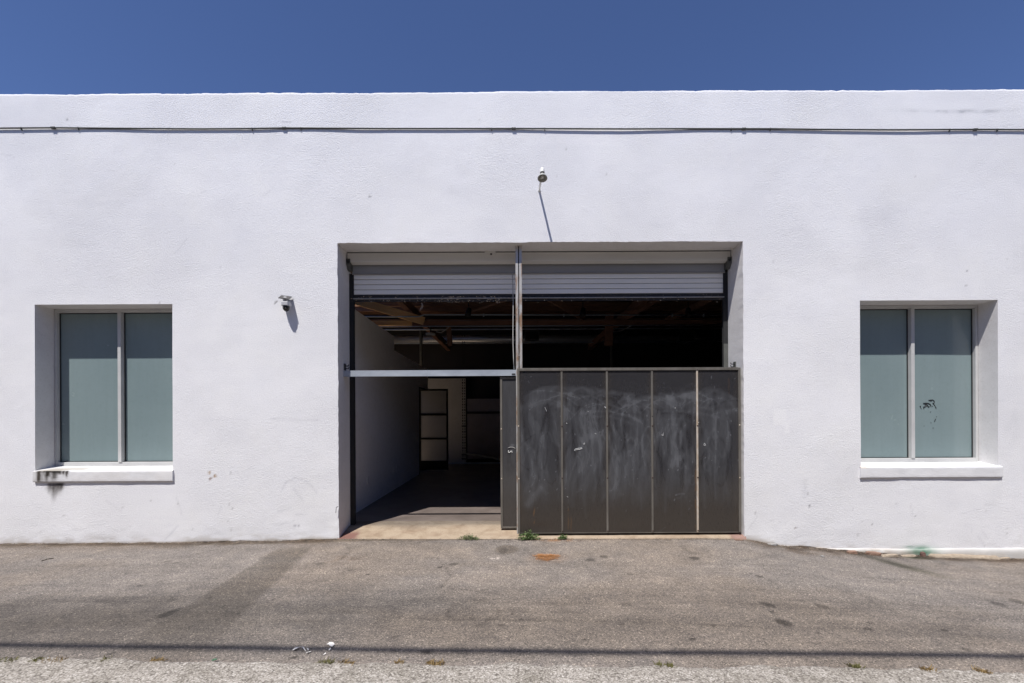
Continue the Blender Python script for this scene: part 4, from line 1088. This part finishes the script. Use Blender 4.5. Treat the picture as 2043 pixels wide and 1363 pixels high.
gate = empty('sliding_gate', (1.47, gY, .05), 'wide smoked plastic sliding gate with five wiped dusty panels in the doorway', 'gate')
edges = [GX0 + .012] + seams + [GX1 - .012]
for a, b in zip(edges[:-1], edges[1:]): panel(gate, a + .003, b - .003, GZ0 + .006, GZ1 - .01, gY, .016)
for i, sx_ in enumerate(seams):
    last = i == 3
    wd = .012 if last else .013
    st_ = MB().profile_z([(sx_ - wd, gY - .004), (sx_ - wd * .7, gY - .010), (sx_ + wd * .7, gY - .010), (sx_ + wd, gY - .004), (sx_ + wd, gY - .001), (sx_ - wd, gY - .001)], GZ0 + .003, GZ1 - .012).build('joining_strip', M['strip_rust'] if last else M['strip'], gate)
    if last: st_['label'] = 'pale rust streaked joining strip'
    for zz in (.08, .745, 1.395, 2.095):
        MB().lathe([(0, .006), (.006, .005), (.0095, 0)], (sx_, gY - .0095, zz), (0, -1, 0), 10).build('screw', M['rubber'], st_)
for x0, x1 in ((GX0, GX0 + .028), (GX1 - .028, GX1)):
    e_ = MB().box((x0, gY - .012, GZ0), (x1, gY + .024, GZ1)).build('edge_channel', M['strip'], gate, bevel=.002)
    for zz in (.74, 1.40): MB().lathe([(0, .006), (.006, .005), (.010, 0)], ((x0 + x1) / 2, gY - .0115, zz), (0, -1, 0), 10).build('screw', M['strip_rust'], e_)
MB().box((GX0 + .0285, gY - .014, GZ1 - .030), (GX1 - .0285, gY + .024, GZ1 + .004)).build('top_channel', M['strip'], gate, bevel=.002)
MB().box((GX0 + .0285, gY - .002, GZ0 - .004), (GX1 - .0285, gY + .024, GZ0 + .005)).build('bottom_channel', M['strip'], gate)
# inner frame of the gate, dimly seen through the plastic
MB().box((GX0 + .03, gY + .03, .30), (GX1 - .03, gY + .07, .345)).build('cross_rail', M['galv'], gate)
MB().box((GX0 + .05, gY + .03, GZ0 + .02), (GX0 + .09, gY + .07, GZ1 - .04)).build('stile', M['galv'], gate)
MB().box((GX1 - .16, gY + .03, GZ0 + .02), (GX1 - .12, gY + .07, GZ1 - .04)).build('stile', M['galv'], gate)
# white tape and paint residue
def res(zx, zy): return at(1000 + zx / 3.408, 720 + zy / 3.408, gY - .006)
MARKS = [([(497, 612), (503, 600), (520, 596), (547, 592), (551, 597), (530, 603), (510, 605)], .0035), ([(508, 602), (507, 614)], .003), ([(558, 567), (568, 558), (566, 570)], .004), ([(1093, 497), (1094, 508), (1101, 510), (1102, 495)], .003), ([(1103, 489), (1103, 493)], .003),
         ([(1379, 563), (1379, 575), (1386, 578), (1389, 566), (1383, 561), (1379, 563)], .003), ([(1183, 318), (1183, 323)], .007), ([(1333, 298), (1335, 312)], .008), ([(1340, 420), (1344, 418)], .006), ([(716, 245), (724, 240)], .006),
         ([(703, 312), (712, 322)], .006), ([(722, 455), (724, 468)], .004), ([(443, 422), (447, 428)], .005), ([(636, 492), (646, 498)], .003), ([(447, 922), (455, 928)], .003), ([(590, 343), (591, 347)], .005), ([(297, 315), (308, 343)], .0025), ([(1337, 320), (1336, 410)], .0035)]
for pts, r in MARKS:
    mb = MB().tube([res(*p) for p in pts], r * .62, 6); mb.build('paint_mark', M['paint_white'], gate)
c0 = res(1027, 378); MB().lathe([(0, .001), (.008, 0)], (c0.x, gY - .0105, c0.z), (0, -1, 0), 12).build('hole', M['black'], gate)

rY = .205
rear = empty('sliding_leaf', (.2, rY, .06), 'narrow end of a second plastic leaf behind the gate under the beam', 'gate')
RX0, RX1, RZ0, RZ1 = -.152, 2.10, .078, 2.032
def rear_src(X, Z):
    h = (Z - RZ0) / (RZ1 - RZ0); d_ = .10 + .22 * fbm(X * 14, Z * 1.5, 420) * sstep(.1, .5, h)
    for x0, z0, sx_, sz_, a in ((-.03, 1.06, .05, .10, -.12), (-.02, .88, .06, .12, -.12), (.0, 1.15, .03, .015, .35)): d_ = d_ + a * np.exp(-((X - x0) / sx_) ** 2 - ((Z - z0) / sz_) ** 2) * (.4 + fbm(X * 30, Z * 30, 421))
    return np.stack([np.clip(d_, 0, 1), np.clip(sstep(.6, .0, h) + .1, 0, 1), np.zeros_like(X)], -1)
panel(rear, RX0 + .022, RX1, RZ0 + .02, RZ1 - .02, rY, .016, rear_src)
MB().box((RX0, rY - .010, RZ0), (RX0 + .028, rY + .026, RZ1)).build('edge_channel', M['strip'], rear, bevel=.002)
MB().box((RX0 + .0285, rY - .010, RZ1 - .026), (RX1, rY + .026, RZ1)).build('top_channel', M['strip'], rear, bevel=.002)
MB().box((RX0 + .0285, rY - .010, RZ0), (RX1, rY + .026, RZ0 + .022)).build('bottom_channel', M['strip'], rear, bevel=.002)
for zz in (.72, 1.36): MB().lathe([(0, .006), (.006, .005), (.010, 0)], (RX0 + .014, rY - .0095, zz), (0, -1, 0), 10).build('screw', M['strip_rust'], rear)
MB().tube([(RX0 + .05, rY + .01, .078), (RX0 + .05, rY + .01, .054)], .016, 10).build('floor_roller', M['rubber'], rear)
def rp(zx, zy): return at(820 + zx / 6.815, 740 + zy / 6.815, rY - .004)
MB().tube([rp(*p) for p in [(1325, 1082), (1325, 1108), (1345, 1112), (1350, 1095), (1372, 1092), (1374, 1112)]], .005, 6).build('paint_mark', M['paint_white'], rear)
MB().tube([rp(*p) for p in [(1320, 1048), (1350, 1038), (1390, 1040), (1418, 1056)]], .003, 6).build('paint_mark', M['hose'], rear)

# ================================================================== THINGS ON THE WALL
o = empty('wall_lamp', at(1076, 381), 'small white lamp on a straight arm above the doorway', 'lamp')
base_p = at(1076, 381)
p0 = Vector((base_p.x, -.002, base_p.z)); p1 = Vector((base_p.x + .002, -.335, base_p.z - .012))
MB().lathe([(0, .012), (.016, .010), (.020, 0)], (p0.x, -.002, p0.z), (0, -1, 0), 20).build('wall_plate', M['white_metal'], o, smooth=True)
MB().tube([p0, p0.lerp(p1, .5), p1], .0125, 10).build('arm', M['white_metal'], o, smooth=True)
hc = p1 + Vector((.012, -.028, -.002))
shd = MB().lathe([(.024, .035), (.030, .025), (.050, -.005), (.058, -.028), (.0565, -.028), (.048, -.006), (.028, .022), (.0, .028)], hc, (0, .30, 1), 28).build('lamp_shade', M['shade_in'], o, smooth=True)
MB().lathe([(0, .01), (.012, .008), (.016, -.004), (.011, -.018), (0, -.022)], hc + Vector((0, -.004, -.002)), (0, .30, 1), 18).build('bulb', M['bulb'], shd, smooth=True)
MB().lathe([(.026, .040), (.027, .05), (.0, .05)], hc, (0, .12, 1), 20).build('collar', M['blacksteel'], o, smooth=True)
MB().lathe([(.0265, .052), (.0265, .088), (.020, .105), (.008, .112), (0, .113)], hc, (0, .12, 1), 20).build('socket_cap', M['white_metal'], o, smooth=True)

cp = at(571, 603, -.02)
o = empty('security_camera', (cp.x, 0, cp.z), 'white solar powered security camera on the wall left of the doorway', 'camera')
def quad_box(mb, c_, ax, ay, az, hx, hy, hz):
    vs = [c_ + ax * i * hx + ay * j * hy + az * k2 * hz for k2 in (-1, 1) for i, j in ((-1, -1), (1, -1), (1, 1), (-1, 1))]
    return mb.add(vs, [(0, 3, 2, 1), (4, 5, 6, 7), (0, 1, 5, 4), (1, 2, 6, 5), (2, 3, 7, 6), (3, 0, 4, 7)])
fl, fr_, nl, nr = at(561, 589.8, -.02), at(582.6, 592.4, -.02), at(555, 594.6, -.125), at(576, 597.5, -.125)
pc = (fl + fr_ + nl + nr) / 4
uz = (fr_ - fl).cross(nl - fl).normalized()
uz = uz if uz.z > 0 else -uz
def slab(lo, hi, k_=1.0):
    cs = [pc + (q_ - pc) * k_ for q_ in (fl, fr_, nr, nl)]
    return MB().add([c_ + uz * lo for c_ in cs] + [c_ + uz * hi for c_ in cs], [(0, 1, 2, 3), (7, 6, 5, 4), (0, 4, 5, 1), (1, 5, 6, 2), (2, 6, 7, 3), (3, 7, 4, 0)])
pnl = slab(-.004, .004).build('solar_panel', M['panel_under'], o)
slab(.0045, .006, .94).build('cell_sheet', M['cells'], pnl)
bc = at(570.5, 606.5, -.085)
MB().beam((bc.x, -.001, bc.z + .035), (bc.x, -.05, bc.z + .030), .05, .035).build('wall_bracket', M['cam_body'], o, bevel=.003)
MB().tube([pc - uz * .004, (bc.x - .003, bc.y, bc.z + .022)], [.026, .018], 12).build('neck', M['cam_body'], o, smooth=True)
MB().profile_z([(bc.x - .050, bc.y + .045), (bc.x - .050, bc.y - .020), (bc.x - .034, bc.y - .040), (bc.x + .034, bc.y - .040), (bc.x + .050, bc.y - .020), (bc.x + .050, bc.y + .045)], bc.z - .028, bc.z + .024).build('body', M['cam_body'], o, bevel=.008)
dm = MB().lathe([(.040, .0), (.041, -.012), (.038, -.032), (.028, -.052), (.012, -.064), (0, -.066)], (bc.x + .002, bc.y, bc.z - .0285), n=28).build('dome', M['dome'], o, smooth=True)
for dx, dz in ((-.012, -.022), (.016, -.032)):
    MB().lathe([(0, .004), (.005, .003), (.006, 0)], (bc.x + dx, bc.y - .037, bc.z - .0285 + dz), (0, -1, -.3), 10).build('lens', M['panel_under'], dm)

# conduit along the parapet
o = empty('wall_conduit', (0, -.03, 5.1), 'thin grey conduit strung along the parapet with clamps and couplings', 'conduit')
CP = [(-30, 257.0), (0, 256.5), (108, 254.8), (240, 257.0), (400, 259.0), (500, 257.5), (568, 255.0), (640, 255.8), (760, 257.2), (900, 257.0), (1025, 256.8), (1130, 257.3), (1250, 258.0), (1350, 257.0), (1484, 257.0), (1540, 257.0), (1640, 259.5), (1780, 260.8), (1946, 259.0), (2070, 260)]
CP = [(px, .5 * py + .5 * (256.3 + px * .0014)) for px, py in CP]
pts = [at(px, py - .6, -.0135) for px, py in CP]
pts = [pts[0] + Vector((-5, 0, 0))] + pts + [pts[-1] + Vector((5, 0, 0))]
MB().tube(pts, .0088, 10).build('pipe', M['conduit_dark'], o, smooth=True)
def cz(px): return float(np.interp(px, [c_[0] for c_ in CP], [c_[1] for c_ in CP]))
for px in (106, 567, 1025, 1484, 1946):
    p = at(px, cz(px) - .6, -.0155); MB().tube([p + Vector((-.026, 0, 0)), p + Vector((-.022, 0, 0)), p + Vector((-.004, 0, 0)), p + Vector((-.003, 0, 0)), p + Vector((.003, 0, 0)), p + Vector((.004, 0, 0)), p + Vector((.022, 0, 0)), p + Vector((.026, 0, 0))], [.008, .015, .015, .012, .012, .015, .015, .008], 12).build('coupling', M['conduit'], o)
for px in (42, 156, 503, 600, 981, 1087, 1459, 1537, 1895, 1990):
    p = at(px, cz(px) - .6, -.0145); MB().tube([p + Vector((-.004, 0, 0)), p + Vector((.004, 0, 0))], .0115, 12).beam(p + Vector((0, -.004, -.016)), p + Vector((0, .014, -.016)), .010, .014).build('clamp', M['conduit'], o)
# bent nail in the corner of the wall by the doorway
q = [at(675, 1011, -.01), at(671, 1012, -.03), at(670.5, 1018, -.034), at(670, 1024, -.03)]
o = MB().tube(q, .0035, 6).build('bent_hook', M['blacksteel'], None); tag(o, 'bent dark wire hook sticking out of the wall corner at the doorway', 'hook')

# overhead service cable, above and behind the photographer, whose shadow crosses the alley
def lift(px, py, h):
    p = ground(px, py); s_ = h / -SUN.z; return p - SUN * s_
c0, c1 = lift(0, 1288, 7.5), lift(2043, 1311, 7.5)
dv = c1 - c0
pts = [c0 + dv * t_ + Vector((0, 0, .02 * ((t_ - .5) ** 2) * 4)) for t_ in np.linspace(-3, 4, 29)]
o = MB().tube(pts, .032, 8).build('overhead_cable', M['cable'], None, smooth=True); tag(o, 'thick black overhead cable whose shadow crosses the alley', 'cable')

# ================================================================== BASE OF THE WALL
def chunk(name, c_, size, m, label, cat, seed, group=None):
    r_ = np.random.default_rng(seed); bm = bmesh.new(); bmesh.ops.create_icosphere(bm, subdivisions=3, radius=1)
    for v_ in bm.verts:
        d_ = v_.co.normalized(); b_ = Vector([math.copysign(abs(a) ** .55, a) for a in d_])
        k_ = 1 + .20 * (float(fbm(np.array([d_.x * 2 + seed * 3.1]), np.array([d_.y * 2 + d_.z * 3]), seed)[0]) - .5) * 2
        v_.co = Vector((b_.x * size[0], b_.y * size[1], b_.z * size[2])) * k_ * .75
    me = bpy.data.meshes.new(name); bm.to_mesh(me); bm.free(); me.materials.append(m)
    o_ = bpy.data.objects.new(name, me); COL.objects.link(o_); o_.location = c_
    o_.rotation_euler = (0, r_.uniform(-.08, .08), r_.uniform(-.15, .15))
    return tag(o_, label, cat, group)
# long broken footing ledge
fx = np.arange(at(1845, 1110).x, at(1990, 1112).x, .012)
fp = [(.02, .045), (-.045, .042), (-.070, .034), (-.082, .018), (-.088, .0), (-.088, -.05)]
P = []
for j, (yy, zz) in enumerate(fp):
    endf = np.minimum(sstep(fx[0], fx[0] + .06, fx), sstep(fx[-1], fx[-1] - .05, fx)) * .9 + .1
    n_ = (fbm(fx * 9, fx * 0 + j * .6, 501, 4) - .5)
    P.append(np.stack([fx, yy * (endf if yy < 0 else 1) + n_ * .026, zg(fx, fx * 0 - .03) + zz * (.6 + .6 * fbm(fx * 3, fx * 0, 502)) * endf + n_ * .014], -1))
P = np.array(P); idx = np.arange(P.shape[0] * P.shape[1]).reshape(P.shape[:2])
o = fast_mesh('broken_footing', P.reshape(-1, 3), np.stack([idx[:-1, :-1], idx[1:, :-1], idx[1:, 1:], idx[:-1, 1:]], -1).reshape(-1, 4), M['rubble'], None, smooth=False)
tag(o, 'long broken ledge of tan footing concrete under the right window', 'footing')
def base(px, py, up=0.0, out_=.055):
    g_ = ground(px, py); return Vector((g_.x, min(g_.y, -out_), float(zg(g_.x, min(g_.y, -out_))) + up))
CH = [((1700, 1104), (.075, .035, .030), 'brick', 'small brown brick lump nearest the doorway at the wall foot', 'brick lump'),
      ((1742, 1107), (.11, .04, .036), 'brick', 'reddish broken brick lump left of the green paint', 'brick lump'),
      ((1775, 1111), (.14, .04, .028), 'rubble', 'flat tan concrete flake left of the brown stone', 'concrete flake'),
      ((1812, 1111), (.11, .035, .022), 'rubble', 'flat tan concrete flake touching the green paint', 'concrete flake'),
      ((1830, 1107), (.036, .030, .050), 'stone', 'dark brown stone standing on the green sprayed wall foot', 'stone'),
      ((2000, 1115), (.09, .03, .02), 'rubble', 'grey broken concrete end beyond the long footing ledge', 'concrete flake'),
      ((1641, 1111), (.022, .020, .014), 'stone_grey', 'small pale pebble lying on the asphalt right of the doorway', 'pebble'),
      ((1470, 1075), (.075, .03, .014), 'brick', 'crumbled red brick piece at the right end of the threshold', 'brick piece'),
      ((1535, 1084), (.085, .035, .016), 'stone_grey', 'dark lump of asphalt at the wall just right of the doorway', 'asphalt lump')]
for i, ((px, py), sz, mk_, lb, ct) in enumerate(CH):
    chunk(ct.replace(' ', '_'), base(px, py, sz[2] * .35), sz, M[mk_], lb, ct, 600 + i)

gt = MB(); r_ = random.Random(77)
for i in range(1500):
    x_ = r_.choice([r_.uniform(-6.6, -2.2), r_.uniform(2.9, 6.7), r_.uniform(2.9, 6.7), r_.uniform(-2.1, 2.9)]); y_ = -abs(r_.gauss(.012, .05 if x_ > 2.9 else .028)) - .004
    s_ = r_.uniform(.0025, .008) * (1.5 if r_.random() < .08 else 1); p = Vector((x_, y_, float(zg(x_, y_)) + s_ * .5)); q_ = [Vector((r_.uniform(.5, 1.2) * s_ * a_, r_.uniform(.5, 1.2) * s_ * b_, r_.uniform(.4, .9) * s_ * c_)) for a_, b_, c_ in ((1, 0, 0), (0, 1, 0), (-1, 0, 0), (0, -1, 0), (0, 0, 1), (0, 0, -1))]
    gt.add([p + k_ for k_ in q_], [(0, 1, 4), (1, 2, 4), (2, 3, 4), (3, 0, 4), (1, 0, 5), (2, 1, 5), (3, 2, 5), (0, 3, 5)])
tag(gt.build('grit', M['grit'], None, fix=False), 'loose brown grit swept along the foot of the wall', 'grit', None, 'stuff')

# ================================================================== WEEDS AND LITTER
def weed(px, py, n, rad, hgt_, m, label, seed, name='weed', group='weeds at the threshold', tilt=0.0):
    r_ = random.Random(seed); g_ = ground(px, py); g_.y = min(g_.y, -.03); g_.z = float(zg(g_.x, g_.y))
    o_ = empty(name, g_, label, 'weed', group)
    lv = MB(); stm = MB()
    for i in range(n):
        a = r_.uniform(0, 2 * math.pi); d_ = r_.random() ** .7
        tip = g_ + Vector((math.cos(a) * rad * d_, math.sin(a) * rad * d_ * .45, hgt_ * (1.05 - d_ * .75) * r_.uniform(.5, 1.1)))
        root = g_ + Vector((math.cos(a) * rad * d_ * .35, math.sin(a) * rad * .15 * d_, -.01))
        mid = root.lerp(tip, .6) + Vector((0, 0, .012)); stm.tube([root, mid, tip], [.0016, .0013, .0009], 4)
        for k_ in range(5):
            c_ = root.lerp(tip, r_.uniform(.45, 1.05)) + Vector((r_.uniform(-1, 1), r_.uniform(-1, 1), r_.uniform(-.5, .8))) * .012
            f_ = Vector((r_.uniform(-1, 1), r_.uniform(-1, 1), r_.uniform(-.3, .6))).normalized(); up = Vector((r_.uniform(-.5, .5), r_.uniform(-.9, .3), 1)).normalized()
            sd = f_.cross(up).normalized(); L = r_.uniform(.010, .022); wd = L * r_.uniform(.35, .55)
            lv.add([c_, c_ + f_ * L * .4 + sd * wd + up * .003, c_ + f_ * L, c_ + f_ * L * .4 - sd * wd + up * .003, c_ + f_ * L * .5 - up * .002], [(0, 1, 4), (1, 2, 4), (2, 3, 4), (3, 0, 4)])
    stm.build('stem', m, o_, fix=False); tag(lv.build('foliage', m, o_, fix=False), None, None, None, 'stuff')
    return o_
weed(936, 1075, 44, .15, .07, M['leaf_grey'], 'dusty green weed on the open threshold left of the gate', 1)
weed(1055, 1075, 80, .155, .11, M['leaf'], 'bright green weed at the lower left corner of the gate', 2)
weed(1122, 1075, 36, .075, .065, M['leaf'], 'small green weed under the second gate panel', 3)
lf = MB(); r_ = random.Random(9)
for i in range(90):
    px = r_.uniform(1070, 1150) if i < 60 else r_.uniform(1150, 1470); p = ground(px, r_.uniform(1071, 1079)); p.z = float(zg(p.x, p.y)) + .006
    f_ = Vector((r_.uniform(-1, 1), r_.uniform(-1, 1), r_.uniform(0, .4))).normalized() * r_.uniform(.006, .014); s_ = f_.cross(Vector((0, 0, 1))).normalized() * .005
    lf.add([p, p + f_ * .5 + s_, p + f_, p + f_ * .5 - s_], [(0, 1, 2, 3)])
tag(lf.build('leaf_crumbs', M['needle'], None, fix=False), 'rusty crumbs of dry leaves along the foot of the gate', 'leaf litter', None, 'stuff')
# rust coloured patch of dry needles
nd = MB(); r_ = random.Random(5); pc = ground(1091, 1113)
for i in range(1500):
    a = r_.uniform(0, 2 * math.pi); d_ = math.sqrt(r_.random()) * r_.uniform(.65, 1.0) * (1 + .08 * math.sin(a * 3 + 1) + .12 * math.sin(a * 7))
    p = Vector((pc.x + math.cos(a) * .150 * d_, pc.y + math.sin(a) * .115 * d_ + .02 * math.cos(a * 2), 0)); p.z = float(zg(p.x, p.y)) + .004 + r_.random() * .026 * (1 - d_ * .6)
    b = r_.uniform(0, 2 * math.pi); f_ = Vector((math.cos(b), math.sin(b), r_.uniform(-.1, .25))) * r_.uniform(.010, .024); s_ = Vector((-math.sin(b), math.cos(b), 0)) * .0016
    nd.add([p - s_, p + s_, p + f_ + s_ * .4, p + f_ - s_ * .4], [(0, 1, 2, 3)])
tag(nd.build('needle_pile', M['needle'], None, fix=False), 'orange brown patch of dry needles lying on the asphalt before the gate', 'needle pile', None, 'stuff')
# tufts growing in the joint between asphalt and concrete
def tuft(px, py, wpx, m, label, seed, n=70, hgt_=.034):
    r_ = random.Random(seed); c_ = ground(px, py); e_ = ground(px + wpx, py); hw = (e_ - c_).length
    mb = MB()
    for i in range(n):
        p = Vector((c_.x + r_.uniform(-1, 1) * hw, c_.y + r_.gauss(.004, .014), 0)); p.z = float(zg(p.x, max(p.y, -2.84))) + .006
        f_ = Vector((r_.uniform(-1, 1), r_.uniform(-1, 1), r_.uniform(.15, 1.1))).normalized() * r_.uniform(.4, 1) * hgt_; s_ = f_.cross(Vector((r_.random(), r_.random(), .3))).normalized() * r_.uniform(.0016, .004)
        mb.add([p - s_, p + s_, p + f_ + s_ * .3, p + f_ - s_ * .3], [(0, 1, 2, 3)])
    return tag(mb.build('grass_tuft', m, None, fix=False), label, 'grass tuft', 'tufts in the joint of the concrete strip')
TF = [(12, 1323, 18, 'moss', 'olive grass tuft at the far left end of the concrete joint'), (72, 1322, 8, 'moss', 'tiny olive tuft in the joint second from the left'), (105, 1323, 22, 'dry', 'tan and green tuft in the joint third from the left'),
      (207, 1322, 6, 'moss', 'tiny green speck of moss in the joint between tan tufts at left'), (312, 1322, 14, 'dry', 'thin tan tuft above the brown stain of the concrete strip'), (648, 1326, 16, 'moss', 'olive tuft in the joint below the white plastic shreds'),
      (690, 1327, 16, 'dry', 'tan tuft right of the olive one below the white shreds'), (795, 1327, 9, 'dry', 'small tan tuft in the joint left of the middle'), (868, 1327, 18, 'dry', 'pale dry tuft nearest the middle of the joint'),
      (1316, 1332, 7, 'moss', 'left one of two small olive tufts right of the middle'), (1337, 1333, 7, 'moss', 'right one of two small olive tufts right of the middle'), (1710, 1336, 11, 'moss', 'dark olive tuft in the joint below the right window'), (1853, 1341, 10, 'dry', 'golden tuft in the joint second from the right'), (1962, 1345, 9, 'dry', 'orange tuft at the right end of the concrete joint')]
for i, (px, py, wpx, mk_, lb) in enumerate(TF): tuft(px, py, wpx, M[mk_], lb, 700 + i, 50 + wpx * 4)
# plastic shreds
def shred(zpts, wpx, label, seed):
    r_ = random.Random(seed); P_ = []
    for (zx, zy), wd in zip(zpts, wpx):
        p = ground(560 + zx / 12.77, 1260 + zy / 12.77); p.z += .006 + r_.random() * .006; P_.append((p, wd * .00052))
    mb = MB(); vs = []
    for i, (p, wd) in enumerate(P_):
        d_ = (P_[min(i + 1, len(P_) - 1)][0] - P_[max(i - 1, 0)][0]); n_ = Vector((-d_.y, d_.x, 0)).normalized(); vs += [p + n_ * wd, p - n_ * wd + Vector((0, 0, .002))]
    mb.add(vs, [(2 * i, 2 * i + 1, 2 * i + 3, 2 * i + 2) for i in range(len(P_) - 1)])
    o_ = mb.build('plastic_shred', M['plastic'], None, fix=False)
    md = o_.modifiers.new('thickness', 'SOLIDIFY'); md.thickness = .0008
    return tag(o_, label, 'litter', 'white plastic shreds on the asphalt')
shred([(300, 505), (340, 495), (385, 470), (400, 445), (440, 440), (500, 425), (560, 430), (590, 470), (620, 500), (650, 530)], [8, 16, 22, 26, 10, 6, 8, 9, 6, 4], 'long curled white plastic shred on the cable shadow', 1)
shred([(640, 600), (690, 570), (720, 548), (770, 530)], [5, 9, 14, 8], 'short white shred right of the long curled one', 2)
shred([(660, 450), (690, 470), (700, 510)], [5, 8, 6], 'tiny hooked white shred above the short one', 3)
shred([(1180, 358), (1230, 340), (1280, 325), (1330, 305)], [14, 26, 40, 22], 'wide torn white plastic scrap, upper one of the pair at right', 4)
shred([(1275, 330), (1305, 375), (1295, 425)], [30, 36, 10], 'pointed white plastic scrap hanging below the torn wide scrap', 5)
shred([(1275, 460), (1250, 490), (1230, 515)], [7, 9, 5], 'thin white sliver below the pointed scrap', 6)
shred([(1080, 625), (1120, 605), (1145, 582)], [6, 11, 6], 'lowest thin white sliver between the shreds', 7)
p, q = ground(83, 1120), ground(107, 1114.5)
tag(MB().tube([p + Vector((0, 0, .005)), p.lerp(q, .5) + Vector((0, 0, .009)), q + Vector((0, 0, .005))], .004, 6).build('twig', M['twig']), 'thin dark twig on the asphalt below the left window', 'twig')
p = ground(428, 1322); mb = MB()
for i in range(9):
    a = i * .8; f_ = Vector((math.cos(a) * .02, math.sin(a) * .010, .006 + .004 * math.sin(i))); s_ = Vector((-math.sin(a), math.cos(a), 0)) * .006; b_ = p + Vector((0, 0, .014))
    mb.add([b_, b_ + f_ * .6 + s_, b_ + f_, b_ + f_ * .6 - s_], [(0, 1, 2, 3)])
tag(mb.build('leaf_scrap', M['green_plastic'], None, fix=False), 'single dark green leaf scrap at the edge of the concrete strip', 'leaf')
